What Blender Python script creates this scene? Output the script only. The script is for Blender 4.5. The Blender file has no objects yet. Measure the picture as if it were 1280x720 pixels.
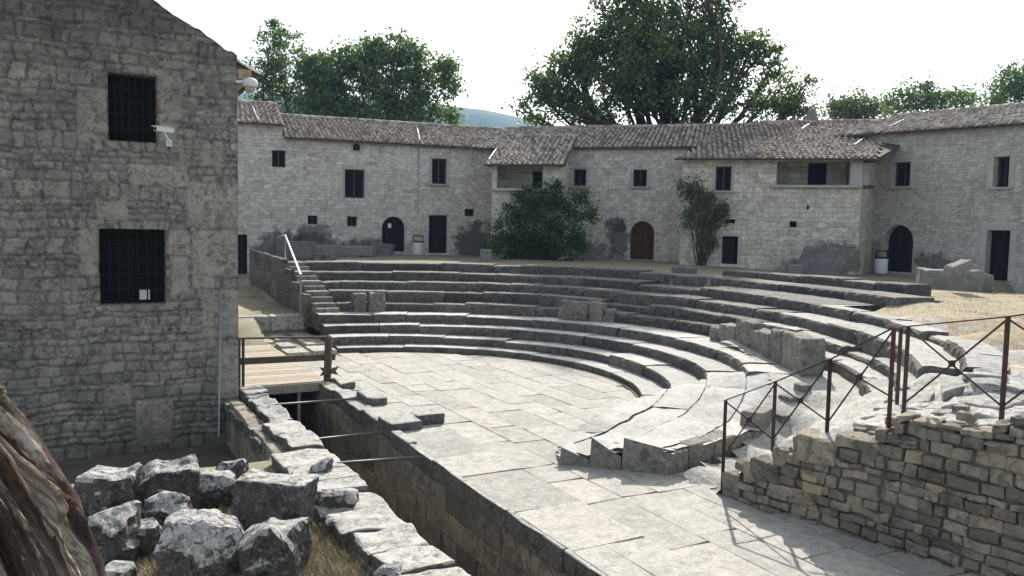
import bpy, math, random
import numpy as np
from mathutils import Vector, Matrix, noise
from mathutils.geometry import tessellate_polygon
random.seed(7)
R_ = random.Random
scene = bpy.context.scene
COL = scene.collection
V = Vector

# ------------------------------------------------------------------ camera
FPX, HOR, ROLL, HC = 1000.0, 288.0, 0.02, 3.2
PITCH = math.atan((360-HOR)/FPX)
cd = bpy.data.cameras.new('camera'); cam = bpy.data.objects.new('camera', cd); COL.objects.link(cam)
cam.matrix_world = Matrix.Translation((0, 0, HC)) @ Matrix.Rotation(math.pi/2-PITCH, 4, 'X') @ Matrix.Rotation(ROLL, 4, 'Z')
cd.sensor_width = 36; cd.lens = 36*FPX/1280; cd.clip_start = .05; cd.clip_end = 6000
scene.camera = cam
def ray(u, v):
    x, y = u-640, 360-v
    c, s = math.cos(ROLL), math.sin(ROLL)
    x, y = (c*x-s*y)/FPX, (s*x+c*y)/FPX
    return V((x, math.cos(PITCH)+y*math.sin(PITCH), -math.sin(PITCH)+y*math.cos(PITCH)))
def at(u, v, z=0.0):
    d = ray(u, v); t = (z-HC)/d.z
    return V((d.x*t, d.y*t, z))
def atY(u, v, Y):
    d = ray(u, v); t = Y/d.y
    return V((d.x*t, Y, HC+d.z*t))
def on_wall(P0, P1, u, v):
    """pixel -> (distance along the wall line P0-P1, height)"""
    d = ray(u, v); e = V((P1[0]-P0[0], P1[1]-P0[1])); L = e.length; e /= L
    n = V((-e.y, e.x)); t = (P0[0]*n.x+P0[1]*n.y)/(d.x*n.x+d.y*n.y)
    return ((d.x*t-P0[0])*e.x+(d.y*t-P0[1])*e.y, HC+d.z*t)

# stage frame: w across the trench (towards the seats), s along it
A_ = math.radians(118.5)
D1 = V((math.cos(A_), math.sin(A_), 0)); D2 = V((D1.y, -D1.x, 0)); OR = V((-.965, 10.755, 0))
def ws(w, s, z=0.0): return OR + D2*w + D1*s + V((0, 0, z))
def to_ws(x, y):
    dx, dy = x-OR.x, y-OR.y
    return dx*D2.x+dy*D2.y, dx*D1.x+dy*D1.y
CC = V((-2.416, 15.68, 0))
def pol(R, deg, z=0.0):
    a = math.radians(deg); return V((CC.x+R*math.cos(a), CC.y+R*math.sin(a), z))
def lerp_tab(tab, x):
    ks = sorted(tab)
    if x <= ks[0]: return tab[ks[0]]
    for a, b in zip(ks, ks[1:]):
        if x <= b: return tab[a]+(tab[b]-tab[a])*(x-a)/(b-a)
    return tab[ks[-1]]
def sstep(a, b, x):
    t = min(1, max(0, (x-a)/(b-a))); return t*t*(3-2*t)
def nz(p, f=1.0, s=0.0): return noise.noise(V((p[0]*f+s*7.13, p[1]*f-s*3.7, p[2]*f+s*1.9)))

# ------------------------------------------------------------------ mesh collector
class MB:
    def __init__(s): s.v, s.f, s.id, s.sm, s.uv, s.mi = [], [], [], [], None, {}
    def vert(s, p): s.v.append(tuple(p)); return len(s.v)-1
    def face(s, idx, sid=0.5, sm=False, mi=0):
        s.f.append(tuple(idx)); s.id.append(sid); s.sm.append(sm)
        if mi: s.mi[len(s.f)-1] = mi
    def poly(s, pts, sid=.5, sm=False): s.face([s.vert(p) for p in pts], sid, sm)
    def build(s, name, mat, parent=None, side=None, thr=.5):
        me = bpy.data.meshes.new(name); me.from_pydata(s.v, [], s.f)
        if side:      # steep faces get a darker material, their shade put into the colour
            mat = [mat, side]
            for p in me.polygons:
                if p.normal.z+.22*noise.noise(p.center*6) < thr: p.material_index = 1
        at_ = me.attributes.new('sid', 'FLOAT', 'FACE'); at_.data.foreach_set('value', s.id)
        me.polygons.foreach_set('use_smooth', s.sm)
        if s.uv:
            ul = me.uv_layers.new(name='UVMap'); li = [0]*len(me.loops); me.loops.foreach_get('vertex_index', li)
            flat = []
            for i in li: flat += list(s.uv.get(i, (0, 0)))
            ul.data.foreach_set('uv', flat)
        for m_ in (mat if isinstance(mat, (list, tuple)) else [mat]): me.materials.append(m_)
        for k_, v_ in s.mi.items(): me.polygons[k_].material_index = v_
        me.update()
        o = bpy.data.objects.new(name, me); COL.objects.link(o)
        if parent: o.parent = parent
        return o
    def box(s, c, ux, uy, uz, sid=.5):
        c, ux, uy, uz = V(c), V(ux), V(uy), V(uz)
        if ux.cross(uy).dot(uz) < 0: ux = -ux
        b = len(s.v)
        for k in (-1, 1):
            for j in (-1, 1):
                for i in (-1, 1): s.v.append(tuple(c+ux*i+uy*j+uz*k))
        for f in ((0, 2, 3, 1), (4, 5, 7, 6), (0, 1, 5, 4), (1, 3, 7, 5), (3, 2, 6, 7), (2, 0, 4, 6)):
            s.face([b+i for i in f], sid)
    def bar(s, a, b, wx, wz, sid=.5, up=(0, 0, 1)):
        a, b = V(a), V(b); d = b-a; L = d.length; d /= L; up = V(up)
        if abs(d.dot(up)) > .98: up = V((0, 1, 0))
        x = d.cross(up).normalized(); z = x.cross(d)
        s.box((a+b)/2, x*wx/2, d*L/2, z*wz/2, sid)
    def tube(s, pts, rad, n=8, sid=.5, caps=True):
        rings = []
        pts = [V(p) for p in pts]; N = len(pts)
        for i, p in enumerate(pts):
            d = (pts[min(i+1, N-1)]-pts[max(i-1, 0)]).normalized()
            up = V((0, 0, 1)) if abs(d.z) < .9 else V((0, 1, 0))
            x = d.cross(up).normalized(); y = x.cross(d)
            r = rad[i] if isinstance(rad, (list, tuple)) else rad
            rings.append([s.vert(p+x*r*math.cos(2*math.pi*k/n)+y*r*math.sin(2*math.pi*k/n)) for k in range(n)])
        for a, b in zip(rings, rings[1:]):
            for k in range(n): s.face((a[k], a[(k+1) % n], b[(k+1) % n], b[k]), sid, True)
        if caps: s.face(rings[0], sid); s.face(rings[-1][::-1], sid)
    def lathe(s, c, prof, n=16, sid=.5):
        rings = [[s.vert((c[0]+r*math.cos(2*math.pi*k/n), c[1]+r*math.sin(2*math.pi*k/n), c[2]+z)) for k in range(n)] for r, z in prof]
        for a, b in zip(rings, rings[1:]):
            for k in range(n): s.face((a[k], a[(k+1) % n], b[(k+1) % n], b[k]), sid, True)
        s.face(rings[0][::-1], sid); s.face(rings[-1], sid)
    def stone(s, c, ux, uy, uz, seed=0, bev=.03, amp=.02, m=2, freq=3.0, sm=False, sid=None, amp2=0):
        """irregular worn block; ux,uy,uz are half-axis vectors"""
        c, ux, uy, uz = V(c), V(ux), V(uy), V(uz)
        if ux.cross(uy).dot(uz) < 0: ux = -ux
        hs = [ux.length, uy.length, uz.length]; ax = [ux/hs[0], uy/hs[1], uz/hs[2]]
        bev = min(bev, min(hs)*.45)
        rr = R_(seed*31+5); sid = rr.random() if sid is None else sid
        tt = []
        for h in hs:
            ins = h-bev
            tt.append([-h]+[-ins+2*ins*i/m for i in range(m+1)]+[h])
        cache = {}
        def vid(i, j, k):
            key = (i, j, k)
            if key in cache: return cache[key]
            p = [tt[0][i], tt[1][j], tt[2][k]]
            q = [max(-(h-bev), min(h-bev, a)) for a, h in zip(p, hs)]
            d = [a-b for a, b in zip(p, q)]; L = math.sqrt(sum(a*a for a in d)) or 1
            p = [b+a/L*bev for a, b in zip(d, q)]
            P = c+ax[0]*p[0]+ax[1]*p[1]+ax[2]*p[2]
            if amp:
                nv = noise.noise_vector(V((p[0]*freq+seed*3.17, p[1]*freq+seed*1.3, p[2]*freq-seed*.77)))
                P += (ax[0]*nv.x+ax[1]*nv.y+ax[2]*nv.z)*amp
                if amp2:
                    nv = noise.noise_vector(V((p[0]*freq*3.3+seed, p[1]*freq*3.3, p[2]*freq*3.3-seed)))
                    P += (ax[0]*nv.x+ax[1]*nv.y+ax[2]*nv.z)*amp2
            cache[key] = s.vert(P); return cache[key]
        n = m+2
        for i in range(n):
            for j in range(n):
                s.face((vid(i, j, 0), vid(i, j+1, 0), vid(i+1, j+1, 0), vid(i+1, j, 0)), sid, sm)
                s.face((vid(i, j, n), vid(i+1, j, n), vid(i+1, j+1, n), vid(i, j+1, n)), sid, sm)
                s.face((vid(i, 0, j), vid(i+1, 0, j), vid(i+1, 0, j+1), vid(i, 0, j+1)), sid, sm)
                s.face((vid(i, n, j), vid(i, n, j+1), vid(i+1, n, j+1), vid(i+1, n, j)), sid, sm)
                s.face((vid(0, i, j), vid(0, i, j+1), vid(0, i+1, j+1), vid(0, i+1, j)), sid, sm)
                s.face((vid(n, i, j), vid(n, i+1, j), vid(n, i+1, j+1), vid(n, i, j+1)), sid, sm)

def empty(name, loc=(0, 0, 0)):
    o = bpy.data.objects.new(name, None); o.location = loc; COL.objects.link(o); o.empty_display_size = .3
    return o
def tag(o, label=None, cat=None, group=None, kind=None):
    if label: o['label'] = label
    if cat: o['category'] = cat
    if group: o['group'] = group
    if kind: o['kind'] = kind
    return o
def rebase(root, loc):
    """move the thing's origin to its base while the world-space parts stay put"""
    root.location = loc
    for ch in root.children: ch.matrix_parent_inverse = Matrix.Translation(-V(loc))

# ------------------------------------------------------------------ materials
class NT:
    def __init__(s, name):
        s.m = bpy.data.materials.new(name); s.m.use_nodes = True; s.t = s.m.node_tree
        s.b = s.t.nodes['Principled BSDF']; s.b.inputs['Roughness'].default_value = .9
        s.b.inputs['Specular IOR Level'].default_value = .25
    def n(s, typ, **kw):
        nd = s.t.nodes.new(typ)
        for k, v in kw.items():
            if k.startswith('i_'):
                nd.inputs[k[2:].replace('_', ' ')].default_value = v
            else: setattr(nd, k, v)
        return nd
    def l(s, a, b): s.t.links.new(a, b)
    def noise(s, scale, det=4, rough=.6, vec=None, dist=0):
        nd = s.n('ShaderNodeTexNoise'); nd.inputs['Scale'].default_value = scale; nd.inputs['Detail'].default_value = det
        nd.inputs['Roughness'].default_value = rough; nd.inputs['Distortion'].default_value = dist
        if vec is not None: s.l(vec, nd.inputs['Vector'])
        return nd.outputs['Fac']
    def ramp(s, fac, stops, interp='LINEAR'):
        nd = s.n('ShaderNodeValToRGB'); cr = nd.color_ramp; cr.interpolation = interp
        while len(cr.elements) < len(stops): cr.elements.new(.5)
        for e, (p, c) in zip(cr.elements, stops):
            e.position = p; e.color = (c[0], c[1], c[2], 1) if not isinstance(c, (int, float)) else (c, c, c, 1)
        s.l(fac, nd.inputs['Fac']); return nd.outputs['Color']
    def mix(s, fac, a, b, mode='MIX'):
        nd = s.n('ShaderNodeMix', data_type='RGBA', blend_type=mode)
        for sock, val in ((nd.inputs[0], fac), (nd.inputs[6], a), (nd.inputs[7], b)):
            if isinstance(val, (int, float)): sock.default_value = val
            elif isinstance(val, (tuple, list)): sock.default_value = (val[0], val[1], val[2], 1)
            else: s.l(val, sock)
        return nd.outputs[2]
    def math(s, op, a, b=0.0, c=None, clamp=False):
        nd = s.n('ShaderNodeMath', operation=op); nd.use_clamp = clamp
        for i, val in enumerate((a, b) if c is None else (a, b, c)):
            if isinstance(val, (int, float)): nd.inputs[i].default_value = val
            else: s.l(val, nd.inputs[i])
        return nd.outputs[0]
    def pos(s): return s.n('ShaderNodeNewGeometry').outputs['Position']
    def uv(s): return s.n('ShaderNodeTexCoord').outputs['UV']
    def sid(s): return s.n('ShaderNodeAttribute', attribute_name='sid').outputs['Fac']
    def bump(s, h, dist=.02, strength=1.0, normal=None):
        nd = s.n('ShaderNodeBump'); nd.inputs['Distance'].default_value = dist; nd.inputs['Strength'].default_value = strength
        s.l(h, nd.inputs['Height'])
        if normal is not None: s.l(normal, nd.inputs['Normal'])
        return nd.outputs['Normal']
    def done(s, col, normal=None, rough=None):
        if isinstance(col, (tuple, list)): s.b.inputs['Base Color'].default_value = (*col[:3], 1)
        else: s.l(col, s.b.inputs['Base Color'])
        if normal is not None: s.l(normal, s.b.inputs['Normal'])
        if rough is not None: s.b.inputs['Roughness'].default_value = rough
        return s.m

def stone_mat(name, dark, light, spots=.4, spot_col=(.06, .058, .055), pale=.3, pale_col=(.62, .61, .58), scale=1.0, bump=.02, var=.35, fine=1.0):
    n = NT(name); p = n.pos()
    big = n.noise(1.1*scale, 5, .65, p); mid = n.noise(5.5*scale, 6, .7, p, .3); fn = n.noise(38*scale, 4, .75, p)
    col = n.mix(n.ramp(big, [(.3, 0), (.7, 1)]), dark, light)
    col = n.mix(n.ramp(mid, [(.25, .35), (.75, 1.25)]), (0, 0, 0), col, 'MIX') if False else n.mix(.45, col, n.ramp(mid, [(.3, [a*.72 for a in dark]), (.7, [min(.9, a*1.12) for a in light])]))
    sid = n.sid()
    col = n.mix(1.0, col, n.ramp(sid, [(0, (1-var, 1-var*.98, 1-var*.95)), (.5, (1, 1, 1)), (1, (1+var*.35, 1+var*.3, 1+var*.2))]), 'MULTIPLY')
    # lichen: black crust and pale rosettes, each with its own outline
    sp = n.math('MULTIPLY', n.ramp(n.noise(6*scale, 6, .78, p, .6), [(.485, 0), (.56, 1)]), n.ramp(n.noise(1.7*scale, 3, .5, p), [(.36, .25), (.56, 1)]))
    col = n.mix(n.math('MULTIPLY', sp, spots), col, spot_col)
    pl = n.ramp(n.noise(8*scale, 5, .8, p, .4), [(.54, 0), (.61, 1)])
    col = n.mix(n.math('MULTIPLY', pl, pale), col, pale_col)
    col = n.mix(.35*fine, col, n.mix(1.0, col, n.ramp(fn, [(.3, .45), (.7, 1.5)]), 'MULTIPLY'))
    h = n.math('ADD', n.math('MULTIPLY', mid, 1.0), n.math('MULTIPLY', fn, .07))
    return n.done(col, n.bump(h, bump, .75))

M = {}
M['paving'] = stone_mat('paving_limestone', (.36, .345, .308), (.485, .468, .428), .45, (.2, .188, .168), .3, (.55, .535, .5), 1.0, .012, .2, 1.5)
M['seat'] = stone_mat('worn_tread_limestone', (.42, .41, .38), (.56, .55, .52), .3, (.13, .125, .115), .3, (.55, .54, .52), 1.3, .02, .18)
M['seatu'] = stone_mat('lichened_tread_limestone', (.33, .32, .295), (.52, .505, .475), .5, (.1, .095, .088), .3, (.58, .57, .54), 1.4, .025, .25)
M['riser'] = stone_mat('dark_riser_limestone', (.085, .08, .073), (.20, .19, .172), .75, (.035, .033, .031), .22, (.38, .365, .335), 1.8, .035, .45, 1.6)  # darker than the tread stone; laid on risers, bevels and block ends
M['flank'] = stone_mat('shaded_coping_flank', (.075, .07, .062), (.19, .18, .16), .6, (.03, .028, .026), .22, (.42, .40, .37), 1.8, .03, .3, 1.5)  # darker copy for coping sides, with their shade in the colour
M['rockside'] = stone_mat('shaded_crusted_rock', (.055, .051, .047), (.15, .143, .132), .8, (.02, .019, .018), .4, (.42, .41, .39), 1.9, .04, .2, 1.8)  # dark rock copy: shade of the side faces put into the colour
M['seatd'] = stone_mat('shaded_lichened_tread', (.12, .115, .105), (.25, .24, .22), .6, (.05, .048, .045), .3, (.40, .39, .365), 1.6, .03, .35, 1.4)  # tread copy with the trees' shade put into its colour, lichen spots besides
M['upright'] = stone_mat('weathered_upright_stone', (.15, .138, .12), (.31, .29, .255), .6, (.05, .048, .045), .35, (.48, .46, .43), 1.6, .03, .3, 1.5)
M['greystone'] = stone_mat('smooth_grey_block', (.17, .166, .158), (.29, .283, .27), .35, (.07, .068, .065), .1, (.4, .39, .38), .9, .015, .3, .8)
M['rock'] = stone_mat('lichened_rock', (.26, .25, .235), (.58, .57, .545), .9, (.035, .034, .033), .65, (.72, .71, .69), 1.9, .04, .2, 2.0)
def facade_stain(m):
    t = m.node_tree; b = t.nodes['Principled BSDF']; src = b.inputs['Base Color'].links[0].from_socket
    g = t.nodes.new('ShaderNodeNewGeometry'); sp = t.nodes.new('ShaderNodeSeparateXYZ'); t.links.new(g.outputs['Position'], sp.inputs[0])
    nz_ = t.nodes.new('ShaderNodeTexNoise'); nz_.inputs['Scale'].default_value = 1.6; nz_.inputs['Detail'].default_value = 6; nz_.inputs['Roughness'].default_value = .7; t.links.new(g.outputs['Position'], nz_.inputs['Vector'])
    def M_(op, a, b_):
        n = t.nodes.new('ShaderNodeMath'); n.operation = op
        for i, v in enumerate((a, b_)):
            if isinstance(v, (int, float)): n.inputs[i].default_value = v
            else: t.links.new(v, n.inputs[i])
        return n.outputs[0]
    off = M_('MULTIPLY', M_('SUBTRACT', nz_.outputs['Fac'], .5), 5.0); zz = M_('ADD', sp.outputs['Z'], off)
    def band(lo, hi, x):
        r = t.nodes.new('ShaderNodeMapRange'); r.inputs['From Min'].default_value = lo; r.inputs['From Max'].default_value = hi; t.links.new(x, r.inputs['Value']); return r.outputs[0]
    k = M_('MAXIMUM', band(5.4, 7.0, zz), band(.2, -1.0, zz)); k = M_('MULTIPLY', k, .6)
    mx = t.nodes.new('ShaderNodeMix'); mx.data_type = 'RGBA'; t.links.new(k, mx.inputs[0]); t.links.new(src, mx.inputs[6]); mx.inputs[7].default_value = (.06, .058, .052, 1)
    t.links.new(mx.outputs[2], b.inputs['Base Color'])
M['ashlar'] = stone_mat('brown_ashlar', (.19, .168, .134), (.375, .335, .27), .6, (.058, .052, .044), .1, (.45, .42, .365), 1.3, .025, .5)
M['trench'] = stone_mat('trench_stone', (.17, .155, .13), (.36, .325, .265), .6, (.06, .056, .05), .15, (.5, .48, .43), 1.0, .03, .45)
M['coping'] = stone_mat('coping_limestone', (.34, .33, .305), (.56, .545, .515), .65, (.06, .058, .054), .45, (.56, .55, .53), 1.9, .025, .25, 1.4)
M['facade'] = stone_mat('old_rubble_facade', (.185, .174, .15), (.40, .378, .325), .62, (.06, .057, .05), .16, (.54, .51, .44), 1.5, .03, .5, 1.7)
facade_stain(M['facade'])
M['rubble'] = stone_mat('pale_rubble_floor', (.38, .365, .33), (.55, .535, .5), .6, (.16, .15, .135), .5, (.62, .61, .58), 2.4, .04, .2, 1.8)
M['tufa'] = stone_mat('yellow_tufa', (.30, .24, .15), (.42, .345, .22), .3, (.1, .09, .07), .1, (.5, .45, .36), 1.5, .02, .3)

def simple(name, col, rough=.7, var=.25, scale=8, metal=0.0, stretch=None):
    n = NT(name); p = n.pos()
    if stretch:
        mp = n.n('ShaderNodeMapping'); mp.inputs['Scale'].default_value = stretch; n.l(p, mp.inputs['Vector']); p = mp.outputs[0]
    f = n.noise(scale, 5, .65, p)
    c = n.ramp(f, [(.25, [a*(1-var) for a in col]), (.75, [min(1, a*(1+var)) for a in col])])
    c = n.mix(1.0, c, n.ramp(n.sid(), [(0, 1-var), (1, 1+var*.6)]), 'MULTIPLY')
    n.b.inputs['Metallic'].default_value = metal
    return n.done(c, n.bump(f, .0025, .5), rough)
M['earth'] = simple('dry_earth', (.30, .26, .19), .95, .35, 2.5)
M['pitsoil'] = simple('shaded_dark_soil', (.13, .115, .085), .95, .4, 3)  # soil darkened so that its colour carries the pit's shadow
M['straw'] = simple('dry_straw', (.35, .295, .195), .9, .35, 5)
M['wood'] = simple('weathered_boards', (.38, .33, .26), .8, .25, 9)
M['woodd'] = simple('dark_stained_wood', (.105, .078, .058), .75, .35, 9)
M['door'] = simple('dark_door_wood', (.022, .019, .018), .7, .4, 10)
M['doorb'] = simple('brown_door_wood', (.085, .043, .026), .7, .3, 10)
M['void'] = simple('unlit_window_pane', (.012, .012, .013), .35, .2, 5)
M['rust'] = simple('rusty_iron', (.065, .04, .033), .75, .4, 20)
M['iron'] = simple('black_iron', (.02, .018, .017), .6, .3, 20)
M['galv'] = simple('galvanised_steel', (.46, .46, .46), .45, .15, 20, .6)
M['gbar'] = simple('grey_steel_bar', (.13, .125, .12), .5, .2, 20, .4)
M['white'] = simple('white_plastic', (.72, .72, .70), .5, .06, 6)
M['sash'] = simple('old_window_wood', (.07, .058, .048), .8, .3, 10)
M['moss'] = simple('mossy_gutter', (.13, .135, .075), .95, .5, 12)
M['grey'] = simple('grey_plastic', (.35, .36, .37), .5, .1, 6)
M['paper'] = simple('white_paper', (.78, .78, .76), .9, .05, 6)
M['black'] = simple('black_glass', (.01, .01, .012), .15, .1, 6)
M['jamb'] = stone_mat('dressed_jamb_stone', (.42, .40, .365), (.56, .54, .495), .2, (.2, .19, .175), .1, (.62, .61, .57), 1.2, .01, .15, .5)
M['timber'] = simple('eaves_timber', (.10, .078, .06), .85, .3, 9)

for k_ in ('void', 'door', 'iron', 'doorb'):
    M[k_].node_tree.nodes['Principled BSDF'].inputs['Specular IOR Level'].default_value = .08; M[k_].node_tree.nodes['Principled BSDF'].inputs['Roughness'].default_value = .85
def tile_mat():
    n = NT('old_clay_tiles'); p = n.pos(); sid = n.sid()
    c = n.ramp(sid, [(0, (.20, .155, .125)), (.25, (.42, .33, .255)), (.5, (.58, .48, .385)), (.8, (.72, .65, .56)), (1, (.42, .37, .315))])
    c = n.mix(n.ramp(n.noise(7, 5, .7, p), [(.45, 0), (.62, .75)]), c, (.15, .14, .13))
    c = n.mix(n.ramp(n.noise(16, 5, .7, p), [(.56, 0), (.66, .6)]), c, (.5, .485, .45))
    return n.done(c, n.bump(n.noise(40, 3, .6, p), .003, .5))
M['tile'] = tile_mat()

def house_mat(name, dark, light, stains=(), bw=.36, bh=.17, mortar=.8):
    """pointed limestone rubble; stains = [(a, z, ra, rz)] blotches of soot and dampness on the wall"""
    n = NT(name); uv = n.uv(); p = n.pos()
    dv = n.n('ShaderNodeTexNoise'); dv.inputs['Scale'].default_value = 2.2; dv.inputs['Detail'].default_value = 3; n.l(uv, dv.inputs['Vector'])
    sub = n.n('ShaderNodeVectorMath', operation='SUBTRACT'); n.l(dv.outputs['Color'], sub.inputs[0]); sub.inputs[1].default_value = (.5, .5, .5)
    scl = n.n('ShaderNodeVectorMath', operation='SCALE'); n.l(sub.outputs[0], scl.inputs[0]); scl.inputs['Scale'].default_value = .34
    add = n.n('ShaderNodeVectorMath', operation='ADD'); n.l(uv, add.inputs[0]); n.l(scl.outputs[0], add.inputs[1])
    br = n.n('ShaderNodeTexBrick'); n.l(add.outputs[0], br.inputs['Vector'])
    br.inputs['Scale'].default_value = 1; br.inputs['Brick Width'].default_value = bw; br.inputs['Row Height'].default_value = bh
    br.inputs['Mortar Size'].default_value = .014; br.inputs['Mortar Smooth'].default_value = .6; br.offset = .45; br.squash = 1.35; br.squash_frequency = 3
    br.inputs['Color1'].default_value = (*[a*.74 for a in dark], 1); br.inputs['Color2'].default_value = (*light, 1)
    br.inputs['Mortar'].default_value = (*[a*.62 for a in dark], 1)
    big = n.noise(.8, 6, .7, p); mid = n.noise(4.5, 6, .72, p, .3); fn = n.noise(24, 4, .7, p)
    base = n.mix(n.ramp(big, [(.32, 0), (.68, 1)]), dark, light)
    c = n.mix(n.ramp(n.noise(1.3, 4, .6, p), [(.35, mortar*.3), (.65, mortar)]), base, br.outputs['Color'])
    c = n.mix(.7, c, n.mix(1.0, c, n.ramp(mid, [(.28, .5), (.72, 1.35)]), 'MULTIPLY'))
    c = n.mix(n.math('MULTIPLY', n.ramp(n.noise(2.6, 6, .75, p, .5), [(.56, 0), (.68, 1)]), .45), c, [a*.45 for a in dark])
    c = n.mix(.4, c, n.mix(1.0, c, n.ramp(fn, [(.3, .6), (.7, 1.35)]), 'MULTIPLY'))
    mp = n.n('ShaderNodeMapping'); mp.inputs['Scale'].default_value = (2.6, .32, 1); n.l(uv, mp.inputs['Vector'])
    c = n.mix(n.math('MULTIPLY', n.ramp(n.noise(1.0, 6, .7, mp.outputs[0]), [(.52, 0), (.7, 1)]), .35), c, [a*.5 for a in dark])
    c = n.mix(n.math('MULTIPLY', n.ramp(n.noise(3.6, 5, .75, p, .6), [(.56, 0), (.64, 1)]), .4), c, [min(.85, a*1.25) for a in light])
    sep = n.n('ShaderNodeSeparateXYZ'); n.l(uv, sep.inputs[0])
    nn = n.math('MULTIPLY', n.math('SUBTRACT', n.noise(2.4, 5, .7, p), .5), 1.9)
    for a, z, ra, rz, amt in stains:
        da = n.math('DIVIDE', n.math('SUBTRACT', sep.outputs[0], a), ra); dz = n.math('DIVIDE', n.math('SUBTRACT', sep.outputs[1], z), rz)
        d = n.math('SQRT', n.math('ADD', n.math('MULTIPLY', da, da), n.math('MULTIPLY', dz, dz)))
        m = n.ramp(n.math('ADD', d, nn), [(.72, amt), (1.05, 0)])
        c = n.mix(m, c, (.062, .06, .058))
    h = n.math('ADD', n.math('MULTIPLY', br.outputs['Fac'], -.8), n.math('ADD', mid, n.math('MULTIPLY', fn, .1)))
    return n.done(c, n.bump(h, .022, .8))

def leaf_mat(name, a, b, c_):
    n = NT(name); sid = n.sid()
    col = n.ramp(sid, [(0, a), (.5, b), (1, c_)])
    n.b.inputs['Roughness'].default_value = .55
    tr = n.n('ShaderNodeBsdfTranslucent'); n.l(n.mix(1.0, col, (1.5, 1.7, .7), 'MULTIPLY'), tr.inputs['Color'])
    mx = n.n('ShaderNodeMixShader'); mx.inputs[0].default_value = .32
    n.l(col, n.b.inputs['Base Color']); n.l(n.b.outputs[0], mx.inputs[1]); n.l(tr.outputs[0], mx.inputs[2])
    n.l(mx.outputs[0], n.t.nodes['Material Output'].inputs['Surface']); return n.m
M['leaf'] = leaf_mat('oak_leaves', (.062, .084, .042), (.12, .16, .075), (.21, .26, .125))
M['leafb'] = leaf_mat('bush_leaves', (.06, .09, .04), (.112, .16, .07), (.195, .255, .115))
M['ivy'] = leaf_mat('ivy_leaves', (.026, .048, .02), (.055, .09, .034), (.12, .165, .06))
M['leafg'] = leaf_mat('grey_green_leaves', (.07, .085, .05), (.115, .135, .08), (.18, .20, .12))
M['bark'] = simple('bark', (.085, .07, .056), .95, .35, 12)
M['hill'] = simple('wooded_hill', (.055, .085, .045), .95, .45, .02)

# ------------------------------------------------------------------ world, sun, view
SUN_EL, SUN_AZ = math.radians(35.5), math.radians(10.0)     # azimuth from +Y towards +X
w = bpy.data.worlds.new('World'); scene.world = w; w.use_nodes = True
sk = w.node_tree.nodes.new('ShaderNodeTexSky'); sk.sky_type = 'NISHITA'; sk.sun_disc = False
sk.sun_elevation = SUN_EL; sk.sun_rotation = SUN_AZ; sk.air_density = .7; sk.dust_density = 2.0; sk.ozone_density = .4; sk.altitude = 300
bg = w.node_tree.nodes['Background']; bg.inputs['Strength'].default_value = .124
hs = w.node_tree.nodes.new('ShaderNodeHueSaturation'); hs.inputs['Saturation'].default_value = .28   # hazy, whitish summer sky
w.node_tree.links.new(sk.outputs[0], hs.inputs['Color']); w.node_tree.links.new(hs.outputs[0], bg.inputs['Color'])
sl = bpy.data.lights.new('sun', 'SUN'); sl.energy = 3.45; sl.angle = math.radians(.53); sl.color = (1, .945, .85)
so = bpy.data.objects.new('sun', sl); COL.objects.link(so)
sv = V((math.sin(SUN_AZ)*math.cos(SUN_EL), math.cos(SUN_AZ)*math.cos(SUN_EL), math.sin(SUN_EL)))
so.rotation_euler = (-sv).to_track_quat('-Z', 'Y').to_euler(); so.location = sv*80
vs = scene.view_settings; vs.view_transform = 'Standard'; vs.look = 'None'; vs.gamma = 1; vs.exposure = 1.15; vs.use_curve_mapping = False

# ------------------------------------------------------------------ seat rows (tables of radius and height against angle)
ROWR = [{0: 4.95}, {0: 5.49}, {0: 6.14}, {0: 6.81},
        {93: 7.68, 43: 7.81, 30: 7.88, 0: 8.12, -10: 8.33, -20: 8.55, -32: 8.8},
        {93: 8.41, 60: 8.4, 30: 8.38, 0: 8.5, -10: 8.7, -20: 8.93, -34: 9.12},
        {93: 9.15, 60: 9.1, 30: 8.95, 0: 8.95, -13: 9.1, -34: 9.42},
        {93: 10.04, 60: 9.95, 30: 9.85, 0: 9.72, -13: 9.72, -38: 9.95},
        {93: 11.12, 60: 11.2, 30: 11.4, 0: 11.4},
        {60: 13.3, 14: 13.4}]
ROWZ = [{0: .13}, {0: .34}, {0: .56}, {0: .78}, {0: 1.01}, {65: 1.30, 5: 1.20}, {65: 1.55, 5: 1.42}, {65: 1.79, 5: 1.63}, {65: 2.03, 10: 1.81}, {60: 2.08, 14: 2.0}]
def Rr(k, a): return lerp_tab(ROWR[k], a)
def Zr(k, a): return lerp_tab(ROWZ[k], a)
def end_left(R, w0): return 28.5+math.degrees(math.acos((w0-1.08)/R))

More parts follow.
